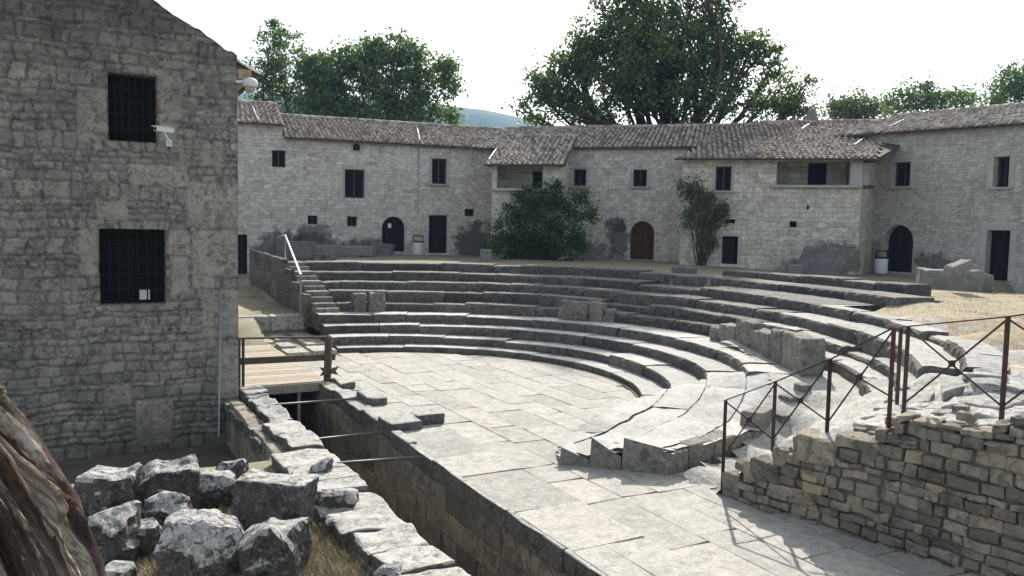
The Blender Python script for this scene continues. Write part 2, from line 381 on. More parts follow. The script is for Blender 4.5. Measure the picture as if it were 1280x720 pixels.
# ------------------------------------------------------------------ ground sheet
RC = [(2.6, 9.9, 0), (3.0, 10.5, 0), (3.9, 11.4, .05), (3.4, 10.9, 0), (4.2, 11.7, .2), (4.75, 12.2, .5), (5.1, 12.7, .7), (5.25, 13.3, .76), (4.95, 14.3, .76), (5.4, 14.6, .76),
      (3.2, 9.95, .15), (3.9, 10.45, .3), (4.5, 11.1, .5), (4.9, 11.6, .62),
      (2.95, 9.45, .45), (3.4, 9.35, .85), (3.95, 9.7, .93), (4.3, 10.0, 1.0), (4.8, 10.6, 1.05), (5.15, 11.1, 1.05), (5.4, 11.3, 1.08),
      (3.6, 8.7, 1.05), (4.0, 9.0, 1.12), (4.3, 8.2, 1.28), (4.6, 9.3, 1.2), (5.3, 8.6, 1.43), (4.6, 7.5, 1.4), (5.3, 7.0, 1.55), (5.8, 7.8, 1.55), (6.5, 8.5, 1.6), (5.6, 9.9, 1.5), (5.62, 9.4, 1.58), (5.3, 10.1, 1.28), (5.12, 10.45, 1.17), (5.05, 10.83, .99), (6.3, 9.7, 1.62), (5.75, 10.75, 1.4), (6.6, 10.4, 1.55), (7.2, 9.3, 1.65),
      (7.3, 11.2, 1.66), (8, 13, 1.66), (9, 9, 1.7), (9, 16, 1.68), (10, 19, 1.7), (11, 22, 1.72), (12, 14, 1.72), (14, 20, 1.7), (6.5, 5.5, 1.6), (5.9, 6.2, 1.6)]
def idw(x, y, pts, pw=3.0):
    sw = sz = 0
    for a, b, c in pts:
        d = ((x-a)**2+(y-b)**2)**.5+.05; k = d**-pw; sw += k; sz += k*c
    return sz/sw
def upper_z(x, y):
    z = 1.93-.27*sstep(4, 17, x)
    return z+(-.95)*sstep(-6.5, -11, x) if y < 60 else 1.6
def ground_z(x, y):
    wv, s = to_ws(x, y)
    R = math.hypot(x-CC.x, y-CC.y); a = math.degrees(math.atan2(y-CC.y, x-CC.x))
    far = math.hypot(x, y)
    if y > 70 or abs(x) > 60 or y < -30: return 1.3
    if wv < .02:
        if -1.22 < wv and -14 < s < 11.2: return -2.1
        if s > 8: 
            return .6*sstep(11, 13.2, s)+(upper_z(x, y)-.75)*sstep(14, 24, s)+.1*sstep(13, 14, s)
        if wv < -1.22:
            if 1.45 < s < 12: return -.92
            mound = 1.62*(1-sstep(2.6, 5.6, far))
            return -.1+mound+.04*nz((x, y, 0), 1.3)
        return -.1
    if wv < 1.5 and s > 8: return -.06+.1*sstep(9.5, 10.5, s)+.5*sstep(13.15, 13.35, s)+.14*sstep(13.3, 14, s)+(upper_z(x, y)-.75)*sstep(16, 24, s)
    if R < 5.2: return -.12
    if a < -42 or a > 130: return -.12 if s > -12 else -.1
    if a < 34 and x > 4: return idw(x, y, RC)-.2 if R > 10.4 else -.12
    if R > 11.3:
        return upper_z(x, y)-.02+.035*nz((x, y, 0), .5)
    return -.12
def grid_sheet(name, ws_, ss_, fz, mat, parent=None, keep=None, sid=None):
    mb = MB(); idx = {}
    for j, s in enumerate(ss_):
        for i, wv in enumerate(ws_):
            P = ws(wv, s); idx[i, j] = mb.vert((P.x, P.y, fz(P.x, P.y)))
    for j in range(len(ss_)-1):
        for i in range(len(ws_)-1):
            P = ws((ws_[i]+ws_[i+1])/2, (ss_[j]+ss_[j+1])/2)
            if keep and not keep(P.x, P.y): continue
            mb.face((idx[i, j], idx[i+1, j], idx[i+1, j+1], idx[i, j+1]), .5, True)
    return mb.build(name, mat, parent)
def frange(a, b, st):
    n = max(1, round((b-a)/st)); return [a+(b-a)*i/n for i in range(n+1)]
wl = [-900, -300, -120, -60]+frange(-36, -9, 3)+frange(-8.4, -1.4, .28)+[-1.22, -1.21, 0.01, .02]+frange(.25, 12, .4)+frange(12.5, 36, 1.5)+[50, 80, 160, 500, 1400]
sl_ = [-900, -300, -100, -50, -30]+frange(-22, -7, 1.0)+frange(-6.7, 1.4, .3)+[1.45, 1.47]+frange(1.8, 11.19, .4)+[11.2, 11.22]+frange(11.6, 14, .2)+frange(14.4, 36, .8)+[42, 50, 80, 160, 500, 1400]
gm = NT('dry_ground'); p_ = gm.pos()
gcol = gm.ramp(gm.noise(.9, 6, .7, p_), [(.3, (.15, .14, .095)), (.52, (.25, .225, .155)), (.72, (.36, .31, .205))])
gcol = gm.mix(.5, gcol, gm.mix(1.0, gcol, gm.ramp(gm.noise(18, 5, .75, p_), [(.3, .5), (.7, 1.4)]), 'MULTIPLY'))
M['ground'] = gm.done(gcol, gm.bump(gm.noise(12, 6, .6, p_), .02, .8))
tag(grid_sheet('ground', wl, sl_, ground_z, M['ground']), kind='structure')

# rubble slope at the right: passage floor, wall core and terrace in one piece
def rub_z(x, y): return idw(x, y, RC)-.1*(1-sstep(.0, .28, (x-2.64)*.776+(y-9.68)*.63))+.03*nz((x, y, 0), 2.3)+.015*nz((x, y, 5), 7)
WA, WB = V((2.64, 9.68)), V((2.64+.63*6.2, 9.68-.776*6.2))
def rub_keep(x, y):
    wn = (x-WA.x)*.776+(y-WA.y)*.63      # distance behind the right wall's face
    R = math.hypot(x-CC.x, y-CC.y); a = math.degrees(math.atan2(y-CC.y, x-CC.x))
    if wn < .02 or y > 26 or x > 17: return False
    if a > 13 and R < 12.6: return False
    if a <= 8 and R < 6.9 and a > -38: return False
    if a > 26: return False
    if a > 20 and R < 14.3: return False
    return to_ws(x, y)[0] > 2.6 and R > 7.2
tag(grid_sheet('rubble_slope', frange(2.6, 11, .14), frange(-10, 7, .14), rub_z, M['rubble'], keep=lambda x, y: rub_keep(x, y) and math.hypot(x-CC.x, y-CC.y) < 11.0+.35*nz((x, y, 0), .9)), kind='structure')
tp_ = MB(); r = R_(88); k_ = 0
for i in range(260):
    x, y = r.uniform(3.4, 7.6), r.uniform(7.6, 11.6); wn = (x-2.64)*.776+(y-9.68)*.63
    if wn < .5 or math.hypot(x-CC.x, y-CC.y) < 9.3 or math.hypot(x-CC.x, y-CC.y) > 11.3 or math.degrees(math.atan2(y-CC.y, x-CC.x)) > -37: continue
    k_ += 1; a_ = math.atan2(y-CC.y, x-CC.x)+r.gauss(0, .15); t_ = V((-math.sin(a_), math.cos(a_), 0)); o_ = V((math.cos(a_), math.sin(a_), 0))
    g0 = rub_z(x, y); sl0 = (rub_z(x+o_.x*.25, y+o_.y*.25)-rub_z(x-o_.x*.25, y-o_.y*.25))*.5; sl1 = (rub_z(x+t_.x*.25, y+t_.y*.25)-rub_z(x-t_.x*.25, y-t_.y*.25))*.5
    tp_.stone((x, y, g0-.01), t_*r.uniform(.16, .34)+V((0, 0, sl1*.6)), o_*r.uniform(.12, .22)+V((0, 0, sl0*.4)), V((0, 0, r.uniform(.035, .06))), 2000+i, .02, .035, 3, 4)
tag(tp_.build('terrace_paving', M['coping']), kind='structure')
def mound_z(x, y): return idw(x, y, RC)+.0+.05*sstep(10.6, 11.6, math.hypot(x-CC.x, y-CC.y))-.05*sstep(-28, -36, math.degrees(math.atan2(y-CC.y, x-CC.x)))*(1-sstep(10.6, 11.6, math.hypot(x-CC.x, y-CC.y)))+.05*nz((x, y, 0), .7)+.02*nz((x, y, 3), 3)
def mound_keep(x, y):
    R = math.hypot(x-CC.x, y-CC.y)
    a = math.degrees(math.atan2(y-CC.y, x-CC.x))
    return rub_keep(x, y) and R > 10.05
tag(grid_sheet('grassy_mound', frange(4, 26, .3), frange(-14, 9, .3), mound_z, M['straw'], keep=mound_keep), kind='structure')

# ------------------------------------------------------------------ paving
def slab(mb, pts, z, seed, gap=.003, drop=.06):
    """one paving slab, pts counter-clockwise in (w,s)"""
    r = R_(seed); cx = sum(p[0] for p in pts)/len(pts); cy = sum(p[1] for p in pts)/len(pts)
    tx, ty, dz = r.uniform(-.004, .004), r.uniform(-.004, .004), r.uniform(-.005, .005)
    sid = r.random(); ring = []
    for i, (a, b) in enumerate(pts):
        a2, b2 = pts[(i+1) % len(pts)]; L = math.hypot(a2-a, b2-b); n = max(1, int(L/.22))
        for k in range(n):
            x, y = a+(a2-a)*k/n, b+(b2-b)*k/n
            g = gap+.0045*r.random()+(.014*r.random() if r.random() < .12 else 0)
            if k == 0: g *= 1.9
            dx, dy = cx-x, cy-y; d = math.hypot(dx, dy) or 1
            sx = min(1, abs(dx)/d+.4); sy = min(1, abs(dy)/d+.4)
            ring.append((x+dx/d*g*1.3, y+dy/d*g*1.3))
    top = [mb.vert(ws(x, y, z+dz+tx*(x-cx)+ty*(y-cy))) for x, y in ring]
    low = [mb.vert(ws(x, y, z-drop)) for x, y in ring]
    mb.face(top, sid)
    for i in range(len(top)): mb.face((low[i], low[(i+1) % len(top)], top[(i+1) % len(top)], top[i]), sid)
pv = MB(); rr = R_(11)
def pave(w0, w1, s0, s1, z, keep, wr=(.42, .68), lr=(.6, 1.5)):
    wv = w0; sd = int(w0*100+s0*7+9999)
    while wv < w1-.1:
        wd = min(rr.uniform(*wr), w1-wv); wd = w1-wv if w1-wv-wd < .25 else wd
        s = s0-rr.random()*.8
        skew = rr.uniform(-.02, .02)
        while s < s1:
            ln = rr.uniform(*lr); e = rr.uniform(-.04, .04)
            q = [(wv, s), (wv+wd, s+skew), (wv+wd, s+ln+e), (wv, s+ln)]
            if all(keep(*pt) for pt in q) or (keep((q[0][0]+q[2][0])/2, (q[0][1]+q[2][1])/2)):
                sd += 1
                if rr.random() < .18 and ln > 1.1:
                    h = wd*rr.uniform(.35, .65)
                    slab(pv, [q[0], (wv+h, s), (wv+h, s+ln), q[3]], z, sd); slab(pv, [(wv+h, s), q[1], q[2], (wv+h, s+ln)], z, sd+5000)
                else: slab(pv, q, z, sd)
            s += ln
        wv += wd
def in_orch(w_, s_):
    R = math.hypot(w_-1.08, s_-5.02); P = ws(w_, s_); a = math.degrees(math.atan2(P.y-CC.y, P.x-CC.x))
    if s_ > 9.9 and w_ < 1.2: return False
    if (P.x-WA.x)*.776+(P.y-WA.y)*.63 > .1 and P.x > 2.55: return False
    return R < 5.3 or s_ < 1.2
pave(.92, 9, -14, 10.2, 0, in_orch)
pave(.0, .92, -14, 2.1, .012, lambda a, b: True, (.92, .92), (.8, 1.5))
pave(.12, .92, 2.1, 9.6, 0, lambda a, b: True, (.45, .5), (.7, 1.6))
tag(pv.build('orchestra_paving', M['paving']), kind='structure')
jb = MB(); jb.poly([ws(0.02, -14, -.017), ws(9, -14, -.017), ws(9, 10.2, -.017), ws(0.02, 10.2, -.017)])
tag(jb.build('paving_bed', M['ground']), kind='structure')
# passage beside the seats at the left: low broken floor, then a step up
pl = MB(); k = 0
for (a0, a1, b0, b1, z) in [(.15, .75, 9.7, 10.5, .1), (.8, 1.45, 9.75, 10.7, .11), (.2, .62, 10.6, 11.5, .12), (.9, 1.5, 10.75, 11.9, .13), (.35, .8, 11.9, 13.1, .13), (.95, 1.5, 12.1, 13.15, .14), (-.35, .3, 11.6, 12.3, .12), (-.6, .25, 12.5, 13.1, .13)]:
    k += 1; slab(pl, [(a0, b0), (a1, b0), (a1, b1), (a0, b1)], z, 700+k, .02, .16)
for i in range(7):
    a0 = -2.0+i*.5; pl.stone(ws(a0+.25, 14.1, .42), D2*.245, D1*.9, V((0, 0, .22)), 90+i, .03, .02)
tag(pl.build('passage_paving', M['coping']), kind='structure')

# dark soil sheet in the sunken yard, the shadow there put into its colour
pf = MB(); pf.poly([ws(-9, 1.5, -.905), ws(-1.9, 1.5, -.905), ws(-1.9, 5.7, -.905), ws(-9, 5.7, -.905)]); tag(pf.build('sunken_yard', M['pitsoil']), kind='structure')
# ------------------------------------------------------------------ the seating
seating = empty('stone_seating'); tag(seating, 'curved grey limestone tiers of the Roman theatre rising around the paved floor', 'theatre seating')
def seat_row(k, a0, a1, seed, zb=None, tread=None, name='seat_row', bl=(.9, 2.2), rough=1.0, miss=()):
    mb = MB(); r = R_(seed); a = a0; bi = 0
    while a < a1-.3:
        R = Rr(k, a); da = math.degrees(r.uniform(*bl)/R); b = min(a+da, a1)
        if a1-b < 2.5: b = a1
        bi += 1
        gap = math.degrees(.008/R)
        dr, dz, tilt = r.gauss(0, .018)*rough, r.gauss(0, .014)*rough, r.gauss(0, .012)*rough
        if bi in miss: dz -= .1; dr += .12
        shade_dark = k >= 4 and (a+b)/2 > {4: 20, 5: 14, 6: 10, 7: 20}.get(k, 12)+6*r.random()  # blocks that get the tread colour with tree shade in it
        n = max(3, int((b-a)/math.degrees(.16/R))); sid = r.random(); rings = []
        chip = [r.random() < .18 for _ in range(n+1)]
        for i in range(n+1):
            t = a+gap+(b-a-2*gap)*i/n; Ri = Rr(k, t)+dr; zt = Zr(k, t)+dz+tilt*(i/n-.5)
            z0 = (Zr(k-1, t) if k else 0)-.25
            if zb is not None: z0 = zb
            Ro = (Rr(k+1, t) if k < 9 and tread is None else Ri+(tread or 1))+.12
            if k == 7 and t < 15: Ro = Ri+.5
            e = (.02+.018*r.random()+(.05*r.random() if chip[i] else 0)+(.03 if i in (0, n) else 0))*rough
            f = .012*rough
            prof = [(Ri+.01+f*r.uniform(-1, 1), z0), (Ri+f*r.uniform(-1, 1), z0+.25+.3*(zt-z0-.25)), (Ri+f*r.uniform(-1, 1), zt-e*1.2), (Ri+e*.8, zt-.25*e+.004*r.uniform(-1, 1)), (Ri+.16, zt+.008*r.uniform(-1, 1)*rough), (Ri+.45*(Ro-Ri), zt+.008*r.uniform(-1, 1)*rough-.004), (Ro, zt-.012)]
            rings.append([mb.vert(pol(R_i, t, z)) for R_i, z in prof])
        for p, q in zip(rings, rings[1:]):
            for j in range(len(p)-1): mb.face((p[j], p[j+1], q[j+1], q[j])[::-1], sid, False, 1 if j < 3 else (2 if shade_dark else 0))
        cz = [mb.vert((mb.v[rings[0][-1]][0], mb.v[rings[0][-1]][1], mb.v[rings[0][0]][2]))]; mb.face(rings[0]+cz, sid, False, 1)
        cz = [mb.vert((mb.v[rings[-1][-1]][0], mb.v[rings[-1][-1]][1], mb.v[rings[-1][0]][2]))]; mb.face((rings[-1]+cz)[::-1], sid, False, 1)
        a = b
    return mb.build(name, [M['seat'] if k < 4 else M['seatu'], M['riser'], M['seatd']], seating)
END_R = [-47, -36, -20, -13, -31, -33, -29, -36, 13, 21]
for k in range(10):
    if k < 4: a1 = end_left(Rr(k, 93), 1.5)
    elif k < 9: a1 = end_left(Rr(k, 93), 2.25)
    else: a1 = 47
    o = seat_row(k, END_R[k], a1, 40+k, tread=(.8 if k == 9 else (1.0 if k == 8 else (.9 if k == 3 else None))), name='kerb_step' if k == 0 else 'seat_row', rough=.6 if k == 0 else (1.25 if k > 3 else 1.0), miss=(3, 9) if k in (5, 7) else ())
# gutter lip round the floor
gb = MB()
for i in range(70):
    a = -28+i*1.9; gb.poly([pol(4.87, a, .012), pol(4.94, a, .012), pol(4.94, a+1.9, .012), pol(4.87, a+1.9, .012)], .2+.5*rr.random())
# smooth worn slope where the lower tiers break off, right
LP = [(.7, 10.95, .12), (1.1, 10.85, .18), (1.55, 10.65, .3), (2.12, 10.5, .34), (2.9, 11.2, .32), (3.7, 11.85, .32), (4.4, 12.7, .4), (4.85, 13.4, .55), (1.1, 11.95, .135), (.75, 11.6, .13), (1.7, 12.2, .3), (2.3, 12.2, .39), (2.03, 12.4, .37), (2.55, 12.0, .38), (2.4, 11.9, .37), (3.2, 12.8, .46), (3.6, 13.35, .55), (3.95, 13.3, .57), (4.4, 13.7, .7), (4.6, 14.1, .775), (5.0, 14.2, .775), (1.6, 11.4, .25)]
LL = [(.69, 10.83), (2.12, 10.42), (3.74, 11.74), (4.95, 13.4), (5.3, 14.3), (4.3, 14.6), (3.6, 14.5), (3.3, 14.2), (2.2, 13.4), (1.4, 12.8), (1.05, 12.2), (.75, 11.6)]
def inpoly(x, y, P):
    c = False
    for (x0, y0), (x1, y1) in zip(P, P[1:]+P[:1]):
        if (y0 > y) != (y1 > y) and x < (x1-x0)*(y-y0)/(y1-y0)+x0: c = not c
    return c
mb = MB(); idx = {}
gx = frange(.6, 5.5, .1); gy = frange(10.3, 14.8, .1)
for i, x in enumerate(gx):
    for j, y in enumerate(gy):
        idx[i, j] = mb.vert((x, y, idw(x, y, LP)-.012+.014*nz((x, y, 0), 2.5)+.006*nz((x, y, 4), 8)))
for i in range(len(gx)-1):
    for j in range(len(gy)-1):
        if inpoly(gx[i]+.05, gy[j]+.05, LL): mb.face((idx[i, j], idx[i+1, j], idx[i+1, j+1], idx[i, j+1]), .5, True)
mb.v = [(x, y, z-.035) for x, y, z in mb.v]
mb.build('worn_slope', M['rubble'], seating)
mb = MB(); r = R_(515)
for R0, R1 in ((4.98, 5.5), (5.5, 6.12), (6.12, 6.8), (6.8, 7.6), (7.6, 8.3)):
    a = -84+r.uniform(0, 6)
    while a < 8:
        da = math.degrees(r.uniform(.8, 1.9)/R0); g = .006+.01*r.random(); dz = r.gauss(0, .012); sid = r.random(); tl = r.gauss(0, .012)
        nu_, nv_ = max(3, int(math.radians(da)*R0/.11)), 6; ix = {}
        for i in range(nu_+1):
            for j in range(nv_+1):
                t = a+math.degrees(g/R0)+(da-2*math.degrees(g/R0))*i/nu_; q = R0+g+(R1-R0-2*g)*j/nv_; P = pol(q, t)
                ed = .012*(r.random() if i in (0, nu_) or j in (0, nv_) else 0)
                ix[i, j] = mb.vert((P.x, P.y, idw(P.x, P.y, LP)+.004+dz+tl*(j/nv_-.5)+.008*nz((P.x, P.y, 2), 5)-ed))
        for i in range(nu_):
            for j in range(nv_):
                P = pol(R0+(R1-R0)*(j+.5)/nv_, a+da*(i+.5)/nu_)
                if inpoly(P.x, P.y, LL): mb.face((ix[i, j], ix[i, j+1], ix[i+1, j+1], ix[i+1, j]), sid, True)
        a += da
for f_i, f_ in enumerate(mb.f):
    p0, p1, p2 = (V(mb.v[k_]) for k_ in f_[:3])
    if (p1-p0).cross(p2-p0).z < 0: mb.f[f_i] = f_[::-1]
mb.build('worn_slabs', M['seat'], seating)
# squared stones along the broken edge, standing like saw teeth then as a low wall
mb = MB(); U = V((2.12-.69, 10.42-10.83, 0)).normalized(); N_ = V((-U.y, U.x, 0))
base = V((.69, 10.83, 0))
for i, (t0, t1, zl, zr) in enumerate([(0, .42, .24, .1), (.42, .86, .42, .17), (.86, 1.5, .45, .34)]):
    L = 1.0 if i < 2 else .8
    pts = []
    for n_ in (0.0, L):
        f = 1-n_/L*.55
        pts.append([base+U*t0+N_*n_-V((0, 0, .2)), base+U*t1+N_*n_-V((0, 0, .2)), base+U*t1+N_*n_+V((0, 0, zr*f)), base+U*(t0+.03)+N_*n_+V((0, 0, zl*f))])
    a, b = pts
    for qi, q in enumerate(((a[0], a[1], a[2], a[3]), (a[3], a[2], b[2], b[3]), (a[1], b[1], b[2], a[2]), (b[0], a[0], a[3], b[3]))): mb.face([mb.vert(p) for p in q], .3+.2*i, False, 1 if qi == 1 else 0)
edge = [V((2.12, 10.42, 0)), V((3.74, 11.74, 0)), V((4.95, 13.4, 0))]; sd = 300
for e0, e1 in zip(edge, edge[1:]):
    d = (e1-e0); L = d.length; d /= L; nn_ = V((-d.y, d.x, 0)); t = .02
    while t < L-.05:
        ln = min(rr.uniform(.25, .6), L-t); sd += 1
        h = .3+.03*rr.random()+(rr.choice([0, .12, .22]) if e0 is edge[1] else 0)
        mb.stone(e0+d*(t+ln/2)+nn_*.16+V((0, 0, h/2-.1)), d*(ln/2-.006), nn_*.17, V((0, 0, h/2+.1)), sd, .025, .025)
        t += ln
for u, v, z, a, b, c in [(985, 510, .45, .1, .14, .2), (1003, 487, .7, .09, .1, .1), (997, 503, .5, .08, .1, .16), (975, 530, .3, .09, .12, .16)]:
    sd += 1; P = at(u, v, z); mb.stone(P, D2*a, D1*b, V((0, 0, c)), sd, .02, .03)
mb.build('broken_edge', [M['upright'], M['seat']], seating)
# narrow stair at the left end, two risers to a seat
mb = MB()
for k in range(4, 9):
    aL = 93; R0 = Rr(k, 93); zp = Zr(k-1, 93) if k > 4 else .78; z1 = Zr(k, 93)
    rn = (Rr(k+1, 93) if k < 8 else R0+.9)
    for h in range(2):
        z = zp+(z1-zp)*(h+1)/2; s0 = 5.02+math.sqrt(max(0, R0*R0-.8**2))-(.3 if h == 0 else 0)
        mb.stone(ws(1.92, (s0+5.02+rn+.2)/2, z-.3), D2*.33, D1*((5.02+rn+.2-s0)/2), V((0, 0, .3)), 500+k*2+h, .02, .012)
mb.build('stair', M['upright'], seating)
# end wall beside the stair
mb = MB(); sd = 560
for i in range(9):
    s0 = 13.0+i*.95
    zt = lerp_tab({12.5: 1.0, 14.2: 1.5, 16: 2.15, 22: 2.3}, s0+.3)
    zc = .3; c = 0
    while zc < zt-.05:
        h = min(rr.uniform(.35, .6), zt-zc); sd += 1
        mb.stone(ws(1.5+.02*rr.random(), s0+.5, zc+h/2), D2*.09, D1*.48, V((0, 0, h/2)), sd, .02, .02); zc += h
mb.build('end_wall', M['riser'], seating)
gb.build('gutter', M['moss'], seating)

# upright slabs standing on the walk above the third tier
G_S = 'upright slabs on the walk above the lower tiers'
def upright(name, u0, u1, vb, vt, z, label, seed, th=.16, mat='upright', cat='stone slab', tl=0, back=.25):
    a, b = at(u0, vb[0], z), at(u1, vb[1], z); d = b-a; L = d.length; d /= L; n = V((-d.y, d.x, 0))
    ht = ((vb[0]-vt)*a.y/1000+(vb[1]-vt)*b.y/1000)/2
    mb = MB(); mb.stone((a+b)/2+n*th+V((0, 0, ht/2-.03)), d*(L/2-.01), n*th, V((tl, 0, ht/2+.03)), seed, .045, .05, 5, 3.5, False, None, .02)
    o = mb.build(name, M[mat]); tag(o, label, cat, G_S); return o
upright('upright_slab', 697, 733, (398.5, 401.5), 376.5, .78, 'widest upright slab in the short row of three, midway round the tiers', 601)
upright('upright_slab', 734.5, 753, (401, 402.5), 377.5, .78, 'middle upright slab of the short row of three, midway round the tiers', 602)
upright('upright_slab', 754, 767, (402.5, 403.5), 386, .78, 'smallest upright slab, right end of the short row of three on the tiers', 603)
upright('upright_slab', 440, 458, (389, 389), 367, .78, 'upright worn slab near the narrow stair, left one of a pair', 604)
upright('upright_slab', 460, 481, (389, 389), 366, .78, 'upright worn slab near the narrow stair, right one of a pair', 605)
upright('upright_slab', 887, 896, (424, 426.5), 409, .78, 'thin low slab at the left end of the long row of upright slabs', 606, .12)
upright('upright_slab', 897, 917, (426.5, 433), 405, .78, 'jagged slab with a notched top in the long row of upright slabs', 607)
upright('upright_slab', 918, 936, (433, 440), 400, .78, 'tall square slab in the long row of upright slabs by the walk', 608)
upright('upright_slab', 937, 959, (440, 449), 413, .78, 'rounded weathered slab in the middle of the long row of upright slabs', 609)
upright('upright_slab', 960, 975, (449, 456), 411, .78, 'narrow tall slab third from the right in the long row of slabs', 610)
upright('upright_slab', 976, 1001, (456, 469), 418, .78, 'broad dark slab at the right end of the long row of upright slabs', 611, .2)

# ------------------------------------------------------------------ trench: walls, bars, deck
tw = empty('trench_wall'); tag(tw, 'sunken stage trench wall under the paving edge with yellowish ashlar', 'stone wall')
mb = MB(); sd = 800
mb.box(ws(.21, -1.5, -1.15), D2*.12, D1*12.5, V((0, 0, 1.1)), .2)
zc = -2.1
rows = [.42, .36, .4, .34, .38]
for hi, h in enumerate(rows):
    s = -8.0
    while s < 11:
        ln = rr.uniform(.45, 1.2) if s < 1.5 else rr.uniform(.6, 1.4)
        sd += 1; mb.stone(ws(.0+.02*rr.random()+.06, s+ln/2, zc+h/2), D2*.07, D1*(ln/2-.006), V((0, 0, h/2-.004)), sd, .015, .02, 2)
        s += ln
    zc += h
mb.build('wall_face', M['trench'], tw)
for i, (s0, s1, z, w1, wo) in enumerate([(-8, -6.4, .0, .0, 0), (-6.4, -4.7, .0, 0, 0), (-4.7, -3.3, .0, 0, 0), (-3.3, -2.05, .0, 0, 0), (-2.05, -.95, .0, 0, 0), (-.95, .1, .0, 0, 0), (.1, 1.0, .0, 0, 0), (1.0, 1.75, .03, .1, 0), (1.8, 2.45, .12, .5, .02), (2.5, 3.3, .03, .2, .03), (3.35, 4.3, .02, .25, 0), (4.35, 5.1, .05, .3, .05), (5.15, 6.3, .04, .2, 0)]):
    sd += 1; mb = MB()
    mb.stone(ws((wo-.05+w1+.02)/2, (s0+s1)/2, z-.11), D2*((w1+.02-wo+.05)/2), D1*((s1-s0)/2-.008), V((0, 0, .13)), sd, .03, .035, 3, 3)
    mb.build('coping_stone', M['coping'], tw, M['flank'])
for (s0, w0, a, b, c, z) in [(4.05, .42, .2, .3, .09, .07), (5.7, .35, .16, .35, .07, .06), (2.2, .75, .25, .2, .1, .08)]:
    sd += 1; mb = MB(); mb.stone(ws(w0, s0, z), D2*a, D1*b, V((0, 0, c)), sd, .04, .04, 3); mb.build('coping_stone', M['coping'], tw, M['flank'])
rebase(tw, ws(0, 0, -2.1))
tw2 = empty('trench_wall'); tag(tw2, 'low double wall of rough blocks along the trench edge nearest the ruins', 'stone wall')
mb = MB(); zc = -2.1
for h in (.45, .4, .45, .4, .36):
    for (wc, hw) in ((-1.36, .14), (-1.78, .12)):
        s = -8.0
        while s < 6.4:
            ln = rr.uniform(.4, 1.0); sd += 1
            mb.stone(ws(wc+.02*rr.random(), s+ln/2, zc+h/2), D2*hw, D1*(ln/2-.006), V((0, 0, h/2-.004)), sd, .02, .025, 2); s += ln
    zc += h
mb.box(ws(-1.57, -1, -1.22), D2*.1, D1*7.2, V((0, 0, .9)), .3)
mb.build('wall_core', M['trench'], tw2)
# inner copings big, outer ledge of small stones a little lower
s = -6.5
while s < 6.0:
    ln = rr.uniform(.35, .8) if s > 3.2 else (rr.uniform(.8, 1.3) if s > 0 else rr.uniform(.4, .75)); sd += 1
    wdt = rr.uniform(.2, .27) if s > 1 else rr.uniform(.3, .42); mb = MB()
    mb.stone(ws(-1.2-wdt+rr.uniform(-.05, .02), s+ln/2, -.06+rr.uniform(-.03, .05)), D2*wdt, D1*(ln/2-.015), V((0, 0, rr.uniform(.11, .15))), sd, .03, .05, 5, 3, False, None, .016)
    mb.build('coping_stone', M['coping'], tw2, M['flank']); s += ln
s = 1.3
while s < 5.6:
    ln = rr.uniform(.22, .45); sd += 1; mb = MB()
    mb.stone(ws(-1.72+rr.uniform(-.04, .04), s+ln/2, -.2+rr.uniform(-.05, .05)), D2*.21, D1*(ln/2-.03), V((0, 0, .1)), sd, .035, .05, 3); mb.build('ledge_stone', M['coping'], tw2, M['flank']); s += ln+.04
s = 1.2; mb = MB()
while s < 6.2:
    ln = rr.uniform(.14, .32); sd += 1
    mb.stone(ws(-1.53+rr.uniform(-.06, .05), s+ln/2, -.24+rr.uniform(-.05, .04)), D2*rr.uniform(.1, .15), D1*(ln/2-.01), V((0, 0, .12)), sd, .03, .05, 3); s += ln
mb.build('rubble_fill', M['coping'], tw2, M['flank'])
rebase(tw2, ws(-1.5, 0, -2.1))
tf = MB(); tf.poly([ws(-1.25, -13.9, -2.07), ws(.1, -13.9, -2.07), ws(.1, 11.1, -2.07), ws(-1.25, 11.1, -2.07)])
tag(tf.build('trench_floor', M['pitsoil']), kind='structure')
for a, b, lab in [((344, 506), (449, 498), 'grey steel bar across the trench, farthest, just in front of the wooden deck'), ((378.6, 551), (478, 540), 'grey steel bar across the trench, middle one of three'), ((421.6, 579), (531, 571), 'grey steel bar across the trench, nearest the camera')]:
    mb = MB(); mb.tube([at(*a, .07), at(*b, .07)], .021, 8)
    tag(mb.build('steel_bar', M['gbar']), lab, 'metal bar', 'steel bars across the trench')

dk = empty('wooden_deck'); tag(dk, 'sunlit timber walkway deck bridging the trench beside the grey building', 'wooden deck')
mb = MB(); i = 0; s = 6.02
while s < 11.4:
    wd = .145; i += 1
    mb.box(ws(-.76+rr.uniform(-.01, .01), s+wd/2, .055+rr.uniform(-.003, .003)), D2*.86, D1*(wd/2-.004), V((0, 0, .02)), rr.random()); s += wd
mb.build('deck_boards', M['wood'], dk)
mb = MB(); mb.box(ws(-.76, 6.0, -.03), D2*.86, D1*.02, V((0, 0, .085)), .3); mb.build('fascia_board', M['wood'], dk)
mb = MB(); mb.box(ws(-.42, 6.12, -1.1), D2*.03, D1*.03, V((0, 0, 1.0)), .5); mb.build('prop', M['wood'], dk)
rebase(dk, ws(-.76, 6.0, 0))
rl = empty('wooden_railing'); tag(rl, 'low dark brown wooden railing across the near end of the deck', 'railing')
B0, B1 = V(ws(-1.62, 6.06)), V(ws(.18, 6.06))
def rp(u, v):
    a, z = on_wall(B0, B1, u, v); return B0+(B1-B0).normalized()*a+V((0, 0, z))
mb = MB(); mb.bar(rp(296, 423), rp(413, 421), .06, .035, .4); mb.build('top_rail', M['woodd'], rl)
mb = MB(); mb.bar(rp(297, 452.5)+D1*.05, rp(420, 446.5)+D1*.05, .03, .13, .7); mb.build('mid_rail', M['woodd'], rl)
